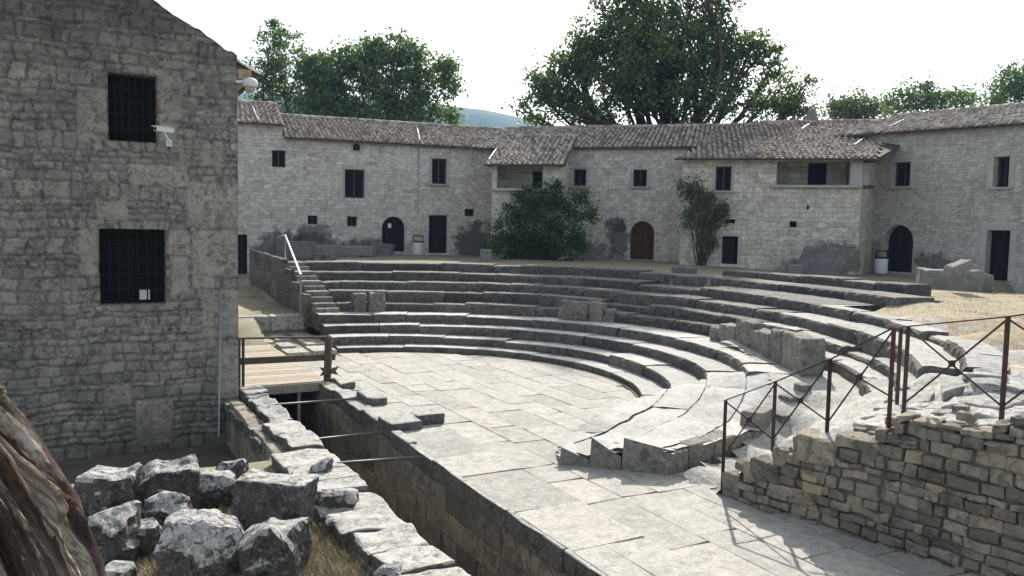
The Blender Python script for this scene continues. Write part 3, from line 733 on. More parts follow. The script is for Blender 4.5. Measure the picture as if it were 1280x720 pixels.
for u in (299, 304):
    mb = MB(); mb.bar(rp(u, 424), rp(u, 486), .045, .045, .2); mb.build('post', M['woodd'], rl)
mb = MB(); mb.bar(rp(411, 421), rp(409, 481), .13, .13, .5); mb.build('post', M['woodd'], rl)
mb = MB(); c = rp(410, 463)-D1*.09
for sg in (-1, 1):
    x = D2*sg
    q = [c+x*.02+V((0, 0, .05)), c+x*.2+V((0, 0, .09)), c+x*.13-V((0, 0, .0)), c+x*.19-V((0, 0, .09)), c+x*.02-V((0, 0, .05))]
    if sg < 0: q = q[::-1]
    mb.poly([p-D1*.02 for p in q], .5); mb.poly([p+D1*.02 for p in q[::-1]], .5)
    for a, b in zip(q, q[1:]+q[:1]): mb.poly([a-D1*.02, a+D1*.02, b+D1*.02, b-D1*.02], .5)
mb.build('bow_tie_brace', M['woodd'], rl)
rebase(rl, ws(-.7, 6.06, .075))
# white hand rail of the narrow stair
hr = empty('handrail'); tag(hr, 'white tubular handrail climbing beside the narrow stair at the end of the tiers', 'handrail')
b0, b1 = at(376, 386, .78), atY(356.5, 322, 30.2); t0, t1 = b0+V((0, 0, 1.0)), atY(356.5, 294, 30.2)
mb = MB(); mb.tube([t1+V((-.2, .35, -.02)), t1, t0], .032, 8); mb.build('top_rail', M['white'], hr)
m0 = b0+V((0, 0, .35)); mb = MB(); mb.tube([b1, m0], .032, 8); mb.build('mid_rail', M['white'], hr)
mb = MB(); mb.tube([b0-V((0, 0, .1)), t0], .028, 8); mb.build('post', M['galv'], hr)
mb = MB(); mb.tube([t1-V((0, 0, 1.1)), t1], .028, 8); mb.build('post', M['galv'], hr)
rebase(hr, b0)

# ------------------------------------------------------------------ right wall with its iron railing
rw = empty('ashlar_wall'); tag(rw, 'broken wall of small squared brownish stones with a stepped ragged top below the iron railing', 'stone wall')
prof = [(903, 596), (925, 594), (926, 580), (945, 583), (960, 590), (982, 590), (984, 555), (1000, 548), (1048, 565), (1049, 541), (1097, 552), (1099, 536), (1120, 527), (1122, 518), (1165, 518), (1200, 530), (1240, 541), (1246, 541), (1247, 519), (1280, 517)]
tz = [on_wall(WA, WB, u, v) for u, v in prof]
WD = V((.63, -.776, 0)); WN = V((.776, .63, 0))
def wtop(t):
    if t <= tz[0][0]: return tz[0][1]
    for (a, z0), (b, z1) in zip(tz, tz[1:]):
        if a <= t <= b: return z0+(z1-z0)*(t-a)/max(1e-6, b-a)
    return tz[-1][1]+.05*(t-tz[-1][0])
mb = MB(); z = -.05; sd = 1000; W0 = V((WA.x, WA.y, 0))
while z < 2.0:
    h = rr.choice([.065, .08, .095, .105, .115, .14]); t = rr.uniform(-.1, .02)
    while t < 5.2:
        ln = rr.uniform(.1, .3); tp = wtop(t+ln/2)
        if z+h*.75 < tp and t+ln > .03:
            sd += 1; tt0 = max(t, 0)
            mb.stone(W0+WD*((tt0+t+ln)/2)+WN*(.13+.012*rr.gauss(0, 1))+V((0, 0, z+h/2)), WD*((t+ln-tt0)/2-.0055)+V((0, 0, rr.gauss(0, .006))), WN*.14, V((0, 0, h/2-.002-abs(rr.gauss(0, .006)))), sd, .018, .03, 3, 5)
        t += ln
    z += h
mb.build('stonework', M['ashlar'], rw)
mb = MB(); N = 40
for i in range(N):
    t0_, t1_ = .08+5.1*i/N, .08+5.1*(i+1)/N; z0, z1 = max(.05, wtop(t0_)-.1), max(.05, wtop(t1_)-.1)
    zz = min(z0, z1)
    mb.box(W0+WD*(t0_+t1_)/2+WN*.17+V((0, 0, zz/2-.05)), WD*(t1_-t0_)/2, WN*.13, V((0, 0, zz/2+.05)), .15)
mb.build('mortar_core', M['ashlar'], rw)
for i, (u, v, hw, dd, hh) in enumerate([(1019, 563, .26, .2, .15), (955, 589, .2, .16, .12), (915, 607, .13, .14, .17), (974, 572, .09, .12, .1), (1073, 556, .24, .18, .07), (940, 588, .1, .12, .1)]):
    a, zc_ = on_wall(WA, WB, u, v); sd += 1; mb = MB()
    mb.stone(W0+WD*a+WN*(dd-.04)+V((0, 0, zc_)), WD*hw, WN*dd, V((0, 0, hh)), sd, .035, .04, 4, 4, False, None, .015)
    mb.build('large_block', M['ashlar'], rw)
for u, v, hw, hh in ((1012, 596, .1, .045), (1016, 611, .12, .06), (1007, 624, .11, .05)):
    a, zc_ = on_wall(WA, WB, u, v); sd += 1; mb = MB(); mb.stone(W0+WD*a+WN*.1+V((0, 0, zc_)), WD*hw, WN*.125, V((0, 0, hh)), sd, .02, .02, 3); mb.build('tufa_block', M['tufa'], rw)
for i in range(20):
    t = rr.uniform(.3, 4.6); zt = wtop(t); sd += 1
    if i == 0: mb = MB()
    s_ = rr.uniform(.03, .065); mb.stone(W0+WD*t+WN*rr.uniform(.12, .5)+V((0, 0, zt+s_*.2)), WD*s_*1.3, WN*s_, V((0, 0, s_*.7)), sd, .02, .03, 2)
mb.build('loose_rubble', M['ashlar'], rw)
rebase(rw, (WA.x, WA.y, 0))

ir = empty('iron_railing'); tag(ir, 'rusty iron railing of crossed bars climbing along the broken wall', 'railing')
P = [W0+WD*.0+WN*.04, None, None, None]
foot = [at(902.5, 618, 0), at(966, 552, .73), at(1034, 532, 1.08), at(1110.5, 537.5, 1.19)]
topz = []
def tall(b, u, v): return V((b.x, b.y, atY(u, v, b.y).z))
tops = [tall(foot[0], 907, 500), tall(foot[1], 968, 477), tall(foot[2], 1037, 449), tall(foot[3], 1117.5, 409.5)]
foot2 = [at(1129.5, 515, 1.25), at(1252.5, 513, 1.56)]; tops2 = [tall(foot2[0], 1136.5, 408), tall(foot2[1], 1259.5, 396)]
ext_f = foot2[1]+(foot2[1]-foot2[0])*1.0; ext_t = ext_f+(tops2[1]-foot2[1])
foot2.append(ext_f); tops2.append(ext_t)
mid_f = at(1121, 505, 1.22); mid_t = tall(mid_f, 1126, 409)
def iron_post(f, t):
    mb = MB(); mb.bar(f-V((0, 0, .12)), t, .034, .034, rr.random()); mb.build('post', M['rust'], ir)
for f, t in list(zip(foot, tops))+list(zip(foot2, tops2))+[(mid_f, mid_t)]: iron_post(f, t)
def iron_panel(f0, t0, f1, t1, bot=.04):
    h0, h1 = (t0-f0).length, (t1-f1).length; hh = min(h0, h1)*.96
    b0, b1 = t0-V((0, 0, hh)), t1-V((0, 0, hh))
    mb = MB(); mb.bar(t0, t1, .03, .012, .5); mb.build('top_rail', M['rust'], ir)
    mb = MB(); mb.bar(t0-V((0, 0, .02)), b1, .01, .017, .5); mb.build('cross_bar', M['rust'], ir)
    mb = MB(); mb.bar(b0, t1-V((0, 0, .02)), .01, .017, .6); mb.build('cross_bar', M['rust'], ir)
    c = (t0+b1)/2; d = (t1-t0).normalized(); n = d.cross(V((0, 0, 1))).normalized()
    mb = MB(); mb.box(c, d*.035, n*.012, V((0, 0, .035)), .3); mb.build('centre_plate', M['rust'], ir)
for i in range(3): iron_panel(foot[i], tops[i], foot[i+1], tops[i+1])
for i in range(2): iron_panel(foot2[i], tops2[i], foot2[i+1], tops2[i+1])
mb = MB(); mb.bar(tops[3], mid_t, .03, .012); mb.bar(mid_t, tops2[0], .03, .012); mb.build('top_rail', M['rust'], ir)
rebase(ir, foot[0])

# ------------------------------------------------------------------ foreground rocks
GR = 'lichened stones lying among dry grass in the ruins'
def rock(u0, u1, vt, vb, z, label, seed, depth=.5, name='rock', tilt=0, yaw=0, bev=.12, amp=.12, mat='rock', m=7, zb=.1):
    c0 = at((u0+u1)/2, vb, z); sc = c0.y/1000
    hw = (u1-u0)/2*sc*.95; hz = ((vb-vt)*sc*.82)/2
    cy = depth/2
    X = V((math.cos(yaw), math.sin(yaw), 0)); Y = V((-X.y, X.x, 0)); Z = V((tilt, 0, 1)).normalized()
    mb = MB(); mb.stone((c0.x, c0.y+cy*.9, z+hz-zb/2), X*hw, Y*cy, Z*(hz+zb/2), seed, bev, amp, 16, 2.6, False, None, amp*.3)
    rk = R_(seed*7+1); cc_ = V((c0.x, c0.y+cy*.9, z+hz-zb/2)); cuts = []
    for _ in range(9):
        nn_ = V((rk.gauss(0, 1), rk.gauss(0, 1), rk.gauss(.25, .8))).normalized(); ext = math.sqrt((nn_.dot(X)*hw)**2+(nn_.dot(Y)*cy)**2+(nn_.dot(Z)*(hz+zb/2))**2); cuts.append((nn_, ext*rk.uniform(.88, 1.15)))
    if name == 'squared_block': cuts = []
    def cut(p):
        p = V(p)-cc_
        for nn_, dd_ in cuts:
            e_ = p.dot(nn_)-dd_
            if e_ > 0: p -= nn_*e_*.93
        return p+cc_
    mb.v = [cut(p) for p in mb.v]
    mb.v = [tuple(V(p)+noise.noise_vector(V(p)*9+V((seed, 0, 0)))*.014*min(1, amp*12)+V((0, 0, abs(noise.noise(V(p)*5))*-.03*min(1, amp*8)))+noise.noise_vector(V(p)*24)*.007) for p in mb.v]
    mb.sm = [False]*len(mb.f)
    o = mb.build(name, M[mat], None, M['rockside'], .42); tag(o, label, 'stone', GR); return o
rock(84, 166, 579, 652, -.05, 'long dark boulder at the back of the ruin beside the old trunk', 21, .45, bev=.06, amp=.1)
rock(150, 248, 573, 640, -.05, 'flat topped block with a dark hollow face at the pit edge', 22, .5, bev=.05, amp=.1)
rock(226, 290, 588, 634, -.05, 'pale wedge shaped boulder in front of the dark pit', 23, .5, bev=.1, amp=.1)
rock(174, 228, 613, 664, -.05, 'dark rounded boulder in the middle of the ruin', 24, .4, bev=.1, amp=.1)
rock(88, 160, 626, 712, -.1, 'pale lichened boulder touching the old trunk', 25, .5, bev=.1, amp=.1)
rock(146, 198, 646, 696, -.1, 'small grey stone between two boulders near the old trunk', 26, .35, bev=.07, amp=.08)
rock(184, 300, 644, 738, -.15, 'large square edged block in the front row of stones', 27, .65, bev=.05, amp=.1)
rock(284, 380, 644, 738, -.15, 'large rough peaked boulder in the front row of stones', 28, .5, bev=.12, amp=.14)
rock(286, 386, 584, 668, -.05, 'big upright squared block with a smooth dark face', 29, .42, name='squared_block', tilt=.12, yaw=-.16, bev=.02, amp=.04)
rock(356, 388, 664, 694, -.1, 'small brownish stone at the foot of the upright block', 30, .2, bev=.05, amp=.05)
rock(268, 306, 574, 598, -.05, 'small dark stone on the pit edge behind the upright block', 31, .3, bev=.06, amp=.06)
rock(386, 444, 606, 652, -.1, 'rough stone lying against the trench wall beside dry grass', 32, .4, bev=.08, amp=.08)
rock(398, 437, 646, 674, -.1, 'small pale stone in the dry grass near the trench wall', 33, .25, bev=.06, amp=.06)
rock(116, 165, 706, 740, -.15, 'pale stone at the bottom edge beside the old trunk', 34, .3, bev=.08, amp=.08)
rock(462, 512, 704, 738, -.05, 'knobbly white stone on the trench wall at the bottom edge', 35, .3, bev=.1, amp=.1)
rock(384, 412, 572, 606, -.05, 'narrow pale stone beside the coping at the trench', 36, .3, bev=.06, amp=.06)

# old trunk at the left edge
def trunk_mat():
    n = NT('torn_old_wood'); tc = n.n('ShaderNodeTexCoord').outputs['UV']
    mp = n.n('ShaderNodeMapping'); mp.inputs['Scale'].default_value = (34, 3.4, 1); n.l(tc, mp.inputs['Vector'])
    st = n.noise(1.0, 9, .78, mp.outputs[0], .8); b = n.noise(9, 5, .7, n.pos()); f = n.noise(60, 4, .7, n.pos())
    c = n.ramp(st, [(.3, (.012, .009, .008)), (.45, (.06, .044, .034)), (.53, (.17, .135, .105)), (.62, (.58, .52, .42)), (.8, (.28, .245, .2))])
    c = n.mix(n.ramp(b, [(.57, 0), (.7, .5)]), c, (.25, .14, .065))
    c = n.mix(n.math('MULTIPLY', n.ramp(n.sid(), [(.5, 0), (.52, .85)]), n.ramp(b, [(.36, .25), (.5, 1)])), c, n.ramp(st, [(.38, (.03, .013, .015)), (.56, (.085, .035, .036)), (.68, (.42, .34, .30))]))  # pale end of the strip's ramp paints highlights on the purplish bark
    return n.done(c, n.bump(n.math('ADD', st, n.math('MULTIPLY', f, .3)), .02, 1.0))
M['trunk'] = trunk_mat()
mb = MB(); mb.uv = {}; nu, nv = 260, 120; idx = {}
def fibre(a, t, k, s0): return noise.noise(V((math.cos(a)*k, math.sin(a)*k, t*1.1+s0)))
for j in range(nv+1):
    t = j/nv; z = 1.3+1.72*t
    xe = lerp_tab({1.3: -.74, 2.2: -.83, 2.43: -.885, 2.53: -.925, 2.6: -.945, 2.7: -1.0, 2.8: -1.055, 2.87: -1.1, 3.05: -1.2}, z+.05)-.145   # right flank
    rad = .34-.05*t; cx, cy = xe-rad, 1.8+.1*t
    for i in range(nu):
        a = 2*math.pi*i/nu; aa = a+t*.55
        rg = fibre(aa, t, 1.6, 0)*.07-abs(fibre(aa, t*1.4, 4.2, 3))*.15-abs(fibre(aa, t*2.2, 11, 5))*.06+fibre(aa, t*7, 24, 7)*.014+.02*noise.noise(V((aa*3, t*9, 2)))
        a1 = ((a/(2*math.pi)+.5) % 1)-.5
        band = math.exp(-((a1-.082-.012*math.sin(t*8))/(.013+.004*math.sin(t*23)))**2)
        rg = rg*(1-band*.85)+.03*band
        r = rad+rg
        k = mb.vert((cx+r*math.cos(a), cy+r*.85*math.sin(a), z+.16*(t**3)*math.cos(a+2)*1.2)); idx[i, j] = k; mb.uv[k] = (aa/(2*math.pi), t)
for j in range(nv):
    for i in range(nu):
        t = j/nv; a1 = ((i/nu+.5) % 1)-.5
        strip = abs(a1-.082-.012*math.sin(t*8)) < .013+.005*noise.noise(V((t*14, 3, 1)))
        mb.face((idx[i, j], idx[(i+1) % nu, j], idx[(i+1) % nu, j+1], idx[i, j+1]), .9 if strip else .2, True)
mb.face([idx[i, nv] for i in range(nu)], .2)
tag(mb.build('old_tree_trunk', M['trunk']), 'twisted old tree trunk with torn brown and purplish bark at the left edge', 'tree trunk')

# ------------------------------------------------------------------ the big grey building at the left
lb = empty('stone_building'); tag(lb, 'tall dark rubble stone building with two barred windows, close at the left', 'building')
FC = V((-5.11, 14.88)); FE = FC+V((-D2.x, -D2.y))*9
def fac(u, v): return on_wall(FC, FE, u, v)
eave = fac(304, 70); gtop = fac(200, 2)
gsl = (gtop[1]-eave[1])/(gtop[0]-eave[0]); APEX = 4.6
ez = eave[1]
def gtopz(a): return ez+gsl*(a if a < APEX else 2*APEX-a)
wins = []
for (u0, u1, v0, v1, vm0, vm1) in [(136, 196.5, 91, 177.5, 96, 179), (125.5, 208, 286, 381, 287, 379.5)]:
    a0, z0 = fac(u1, vm1); a1, _ = fac(u0, v1); _, z1 = fac(u1, vm0)
    wins.append((a0, a1, z0, z1))
# large dressed stones: quoins and window jambs (px boxes)
bigs = []
for (u0, u1, v0, v1) in [(96, 134, 111, 176), (198, 228, 96, 150), (199, 222, 152, 178), (120, 160, 250, 276), (98, 123, 286, 345), (210, 238, 288, 320), (212, 236, 322, 370), (240, 298, 288, 345), (252, 300, 362, 424), (270, 300, 425, 500), (233, 298, 230, 285), (104, 152, 383, 391), (250, 280, 180, 208), (240, 268, 330, 362), (170, 218, 498, 560), (130, 165, 480, 510), (160, 235, 208, 232)]:
    a1, z0 = fac(u0, v1); a0, z1 = fac(u1, v0); bigs.append((max(a0, 0), a1, z0, z1))
Wd = 7.6
st_ = .024
us = sorted(set([round(i*st_, 4) for i in range(int(4.3/st_)+1)]+[round(4.3+i*.1, 3) for i in range(1, 34)]+[w_[0] for w_ in wins]+[w_[1] for w_ in wins]))
zs = sorted(set([round(-1.3+i*st_, 4) for i in range(int((gtopz(APEX)+1.3)/st_)+2)]+[w_[2] for w_ in wins]+[w_[3] for w_ in wins]))
def clean(L, keep):
    out = []
    for x in L:
        if out and x-out[-1] < .012:
            if x in keep: out[-1] = x
            continue
        out.append(x)
    return out
us = clean(us, [q for w_ in wins for q in w_[:2]]); zs = clean(zs, [q for w_ in wins for q in w_[2:]])
# courses of rubble
courses = []; z = -1.35; r = R_(77)
while z < 12:
    h = r.uniform(.09, .19) if r.random() < .8 else r.uniform(.2, .3); row = []; a = -r.random()*.3
    while a < Wd+.5:
        ln = r.uniform(.12, .42); row.append((a, a+ln, r.random(), r.gauss(0, .012))); a += ln
    courses.append((z, z+h, row)); z += h
import bisect
cz0 = [c[0] for c in courses]
def fsample(a, z):
    for i, (a0, a1, z0, z1) in enumerate(bigs):
        if a0 <= a <= a1 and z0 <= z <= z1:
            e = min(a-a0 if a0 > 0 else 9, a1-a, z-z0, z1-z)
            return (-.02+.028*sstep(0, .03, e), 0.4 if e < .012 else .75+.25*((i*37) % 11)/11)
    zw = z+.06*noise.noise(V((a*1.6, z*.8, 3)))+.03*noise.noise(V((a*6, z*6, 8)))
    aw = a+.06*noise.noise(V((a*1.2, z*2.5, 9)))+.035*noise.noise(V((a*6, z*6, 17)))
    ci = max(0, bisect.bisect_right(cz0, zw)-1); c0, c1, row = courses[ci]
    for a0, a1, sid, off in row:
        if a0 <= aw < a1:
            e = min(aw-a0, a1-aw, zw-c0, c1-zw)
            return (-.045+.045*sstep(.0, .03, e)+off*1.3+.012*noise.noise(V((a*8, z*8, 1))), 0.24 if e < .012 else .22+sid*.6)
    return (0, .3)
mb = MB(); idx = {}; FD = V((-D2.x, -D2.y, 0)); FN = -D1
def fpt(a, z, h): return V((FC.x, FC.y, 0))+FD*a+V((0, 0, z))+FN*h
hs_ = {}
for i, a in enumerate(us):
    gt = gtopz(a)
    for j, z in enumerate(zs):
        if z > gt+st_: break
        h, sid = fsample(a, z); hs_[i, j] = sid
        idx[i, j] = mb.vert(fpt(a, min(z, gt+.035*noise.noise(V((a*7, 1, 4)))+.03*noise.noise(V((a*2.5, 1, 9)))), h))
for i in range(len(us)-1):
    for j in range(len(zs)-1):
        if not all(k in idx for k in ((i, j), (i+1, j), (i+1, j+1), (i, j+1))): continue
        am, zm = (us[i]+us[i+1])/2, (zs[j]+zs[j+1])/2
        if any(w_[0] < am < w_[1] and w_[2] < zm < w_[3] for w_ in wins): continue
        if zm > gtopz(am): continue
        _, sid = fsample(am, zm)
        mb.face((idx[i, j], idx[i, j+1], idx[i+1, j+1], idx[i+1, j]), sid, True)
for i in range(len(us)-1):
    a0_, a1_ = us[i], us[i+1]
    p_, q_ = [fpt(a, gtopz(a)+.035*noise.noise(V((a*7, 1, 4)))+.03*noise.noise(V((a*2.5, 1, 9))), .0) for a in (a0_, a1_)]
    mb.poly([p_, q_, q_-FN*.3, p_-FN*.3], .3)
# side and back walls, window reveals
DEP = 10.5
def q4(a, b, c, d, sid=.5): mb.poly([a, b, c, d], sid)
q4(fpt(0, -1.3, -.01), fpt(0, -1.3, -DEP), fpt(0, ez, -DEP), fpt(0, ez, -.01))
q4(fpt(0, -1.3, .015), fpt(0, -1.3, -.012), fpt(0, ez, -.012), fpt(0, ez, .015), .3)
q4(fpt(Wd, -1.3, -.01), fpt(Wd, gtopz(Wd), -.01), fpt(Wd, gtopz(Wd), -DEP), fpt(Wd, -1.3, -DEP))
mb.poly([fpt(0, -1.3, -DEP), fpt(Wd, -1.3, -DEP), fpt(Wd, gtopz(Wd), -DEP), fpt(APEX, gtopz(APEX), -DEP), fpt(0, ez, -DEP)])
for a0, a1, z0, z1 in wins:
    o_, d_ = .012, -.42
    q4(fpt(a0, z0, o_), fpt(a1, z0, o_), fpt(a1, z0, d_), fpt(a0, z0, d_), .7); q4(fpt(a0, z1, o_), fpt(a0, z1, d_), fpt(a1, z1, d_), fpt(a1, z1, o_), .7)
    q4(fpt(a0, z0, o_), fpt(a0, z0, d_), fpt(a0, z1, d_), fpt(a0, z1, o_), .7); q4(fpt(a1, z0, o_), fpt(a1, z1, o_), fpt(a1, z1, d_), fpt(a1, z0, d_), .7)
mb.build('wall', M['facade'], lb)
for wi, (a0, a1, z0, z1) in enumerate(wins):
    wm = MB(); wm.poly([fpt(a0, z0, -.36), fpt(a1, z0, -.36), fpt(a1, z1, -.36), fpt(a0, z1, -.36)][::-1], .5)
    wo_ = wm.build('window', M['void'], lb)
    g = MB(); n_ = 6
    for k in range(1, n_+1):
        a = a0+(a1-a0)*k/(n_+1); g.bar(fpt(a, z0, -.1), fpt(a, z1, -.1), .018, .018)
    for k in range(1, 5):
        z = z0+(z1-z0)*k/5; g.bar(fpt(a0, z, -.112), fpt(a1, z, -.112), .008, .03)
    g.build('grille', M['iron'], wo_)
    f_ = MB()
    for k in range(3):
        a = a0+(a1-a0)*k/2; a = min(max(a, a0+.035), a1-.035); f_.bar(fpt(a, z0, -.33), fpt(a, z1, -.33), .06, .04)
    for z in (z0+.035, z1-.035): f_.bar(fpt(a0+.065, z, -.331), fpt(a1-.065, z, -.331), .04, .06)
    f_.build('frame', M['door'], wo_)
# roof of the building: tiles over the right-hand slope and a broken verge along the gable
def roof_field(mb, P00, ux, up, width, slope_len, pitch=.21, rowl=.4, seed=1, amp=.062, skip=None):
    """barrel tiles: ux along the eave, up along the slope (unit vectors)"""
    r = R_(seed); n = ux.cross(up).normalized()
    if n.z < 0: n = -n
    nc = max(1, int(width/pitch)); nr = max(1, int(slope_len/rowl)); S = 6
    for j in range(nr):
        y0 = slope_len*j/nr; y1 = slope_len*(j+1)/nr+.05
        for i in range(nc):
            if skip and skip(P00+ux*((i+.5)*width/nc)+up*y0): continue
            sid = r.random(); dx = r.gauss(0, .012); dy = r.gauss(0, .02); tw_ = r.gauss(0, .012); lift = abs(r.gauss(0, .008))
            a = [[], []]
            for q, (y, off) in enumerate(((y0+dy, .03+lift), (y1+dy, .0))):
                for k in range(S+1):
                    f = k/S; x = (i+f)*width/nc+dx+(tw_ if q else 0)
                    hgt = amp*math.sin(math.pi*min(1, f/.62)) if f < .62 else -.02*math.sin(math.pi*(f-.62)/.38)
                    a[q].append(mb.vert(P00+ux*x+up*y+n*(hgt+off)))
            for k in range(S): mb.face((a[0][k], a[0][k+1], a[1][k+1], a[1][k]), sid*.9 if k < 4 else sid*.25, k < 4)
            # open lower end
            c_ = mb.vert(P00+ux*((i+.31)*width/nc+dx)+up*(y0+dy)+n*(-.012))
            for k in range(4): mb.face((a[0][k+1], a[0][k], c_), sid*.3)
mbr = MB()
upv = (FD*1+V((0, 0, gsl))).normalized(); sl_len = math.hypot(APEX, APEX*gsl)
roof_field(mbr, fpt(0, ez-.10, -.10)-upv*.46, -FN, upv, DEP+.2, sl_len+.4, .22, .4, 3)
upv2 = (-FD*1+V((0, 0, gsl))).normalized()
roof_field(mbr, fpt(2*APEX, ez-.17, -.12)-upv2*.3, -FN, upv2, DEP+.2, sl_len+.3, .3, .5, 4)
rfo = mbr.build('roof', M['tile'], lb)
u_ = MB()
for sgn, uv_, a0 in ((1, upv, 0), (-1, upv2, 2*APEX)):
    A0 = fpt(a0, ez-.13, -.08)-uv_*.44; B0_ = A0+uv_*(sl_len+.4); bk = -FN*(DEP+.15); nn = V((0, 0, -.07))
    for qd in ((A0, B0_, B0_+bk, A0+bk), (A0+nn, A0+bk+nn, B0_+bk+nn, B0_+nn), (A0, A0+nn, B0_+nn, B0_), (A0, A0+bk, A0+bk+nn, A0+nn)): u_.poly(qd, .5)
u_.build('roof_boards', M['timber'], rfo)
mb = MB(); e0 = fpt(-.02, ez-.22, 0)
mb.box(fpt(-.13, ez-.33, -DEP/2+.02), FD*.12, FN*(DEP/2), V((0, 0, .09)), .8); mb.build('cornice', M['tufa'], lb)
rebase(lb, (FC.x, FC.y, -.9))

# fittings on that building
pa, pz1 = fac(275.5, 366); _, pz0 = fac(272, 544)
pp = empty('drain_pipe'); tag(pp, 'thin pale drain pipe running down the dark stone wall near its corner', 'pipe')
mb = MB(); pa2, _ = fac(273, 540); mb.tube([fpt(pa, pz1, .05), fpt((pa+pa2)/2, (pz0+pz1)/2, .05), fpt(pa2, pz0, .05)], .022, 10); mb.build('tube', M['grey'], pp)
for f in (.15, .5, .85):
    mb = MB(); z = pz1+(pz0-pz1)*f; mb.box(fpt(pa+(pa2-pa)*f, z, .03), FD*.035, FN*.035, V((0, 0, .012))); mb.build('clip', M['galv'], pp)
rebase(pp, fpt(pa2, pz0, .05))
cm = empty('security_camera'); tag(cm, 'white bullet security camera on a bracket below the upper barred window', 'security camera')
ca, cz_ = fac(203, 164.5); c = fpt(ca, cz_, .3)
mb = MB(); d = (FD*.86+FN*.5).normalized(); up_ = V((0, 0, 1)); sdv = d.cross(up_).normalized()
mb.box(c, d*.165, sdv*.045, up_*.036); mb.box(c+d*.02+up_*.045, d*.19, sdv*.055, up_*.007); mb.build('housing', M['white'], cm)
mb = MB(); mb.tube([c+d*.166, c+d*.172], .03, 12); mb.build('lens', M['black'], cm)
mb = MB(); ca2, cz2 = fac(211, 179); mb.bar(fpt(ca2, cz2, .01), fpt(ca2, cz2, .2), .03, .03); mb.bar(fpt(ca2, cz2, .2), c-up_*.04, .03, .03); mb.box(fpt(ca2, cz2, .03), FD*.05, FN*.02, V((0, 0, .06))); mb.build('bracket', M['white'], cm)
rebase(cm, fpt(ca2, cz2, 0))
cb = MB(); pts = [fpt(*fac(u, v), .035) for u, v in [(212, 182), (240, 184.5), (282, 187), (291, 186), (296, 150), (297, 108)]]
cb.tube(pts, .009, 6); cb.tube([fpt(*fac(u, v), .035) for u, v in [(291, 186), (287, 199), (294, 200), (298, 188)]], .009, 6)
cb.box(fpt(*fac(291, 184), .04), FD*.04, FN*.025, V((0, 0, .05)))
tag(cb.build('wall_cable', M['grey']), 'thin grey cable run with a junction box between the two security cameras', 'cable')
dc = empty('dome_camera'); tag(dc, 'white dome security camera hung on an arm at the building corner under the eaves', 'security camera')
ca3, cz3 = fac(303, 103); a_ = fpt(max(ca3, .02), cz3, .0); c = a_+FN*.05+(-FD)*.24+V((0, 0, -.03))
mb = MB(); mb.bar(a_, c+V((0, 0, .06)), .05, .04); mb.build('arm', M['white'], dc)
mb = MB(); mb.lathe((c.x, c.y, c.z-.05), [(.1, 0), (.135, .03), (.14, .08), (.12, .13), (.06, .165), (.01, .17)], 20); mb.build('housing', M['white'], dc)
mb = MB(); mb.lathe((c.x, c.y, c.z-.16), [(.015, 0), (.06, .012), (.092, .05), (.098, .105)], 20); mb.build('dome', M['grey'], dc)
rebase(dc, a_)
# white box seen behind the lower bars
a0, a1, z0, z1 = wins[1]; bx, bz = fac(182, 369)
mb = MB(); c = fpt(bx, bz, -.24); mb.stone(c, FD*.085, FN*.06, V((0, 0, .095)), 1, .01, .002, 1); tag(mb.build('storage_box', M['white']), 'small white box on the sill behind the lower window bars', 'box')

# ------------------------------------------------------------------ houses along the back
def V2(p): return V((p[0], p[1], 0))
def arch_hole(a0, a1, z0, z1):
    r = (a1-a0)/2; zc = z1-r; pts = [(a0, z0), (a1, z0)]
    for i in range(11): t = math.pi*i/10; pts.append(((a0+a1)/2+r*math.cos(t), zc+r*math.sin(t)))
    return pts
class Wall:
    def __init__(s, P0, P1): s.P0, s.P1 = V((P0[0], P0[1])), V((P1[0], P1[1])); s.e = V2((s.P1-s.P0).normalized()); s.n = V((s.e.y, -s.e.x, 0)); s.L = (s.P1-s.P0).length
    def pt(s, a, z, h=0): return V((s.P0.x, s.P0.y, z))+s.e*a+s.n*h
    def px(s, u, v): return on_wall(s.P0, s.P1, u, v)
    def rect(s, u0, u1, v0, v1):
        um, vm = (u0+u1)/2, (v0+v1)/2
        a0, _ = s.px(u0, vm); a1, _ = s.px(u1, vm); _, zt = s.px(um, v0); _, zb = s.px(um, v1); return (a0, a1, zb, zt)
def panel(mb, W, outline, holes, dep=.3, sid=.5, off=0):
    loops = [outline]+holes
    vec = [[V((a, z, 0)) for a, z in lp] for lp in loops]; flat = [p for lp in vec for p in lp]
    tris = tessellate_polygon(vec); b = len(mb.v)
    if mb.uv is None: mb.uv = {}
    for p in flat: k = mb.vert(W.pt(p.x, p.y, off)); mb.uv[k] = (p.x, p.y)
    for t in tris:
        q = [flat[i] for i in t]; ar = (q[1]-q[0]).cross(q[2]-q[0]).z
        if abs(ar) < 1e-9: continue
        mb.face([b+i for i in (t if ar > 0 else t[::-1])], sid)
    for h in holes:
        for (a0, z0), (a1, z1) in zip(h, h[1:]+h[:1]):
            ks = [mb.vert(W.pt(a0, z0, off)), mb.vert(W.pt(a0, z0, off-dep)), mb.vert(W.pt(a1, z1, off-dep)), mb.vert(W.pt(a1, z1, off))]
            for k_, (x, y) in zip(ks, ((a0, z0), (a0+dep, z0), (a1+dep, z1), (a1, z1))): mb.uv[k_] = (x, y)
            mb.face(ks, sid)
def uvquad(mb, pts, uv, sid=.5):
    if mb.uv is None: mb.uv = {}
    ks = [mb.vert(p) for p in pts]
    for k_, q in zip(ks, uv): mb.uv[k_] = q
    mb.face(ks, sid)
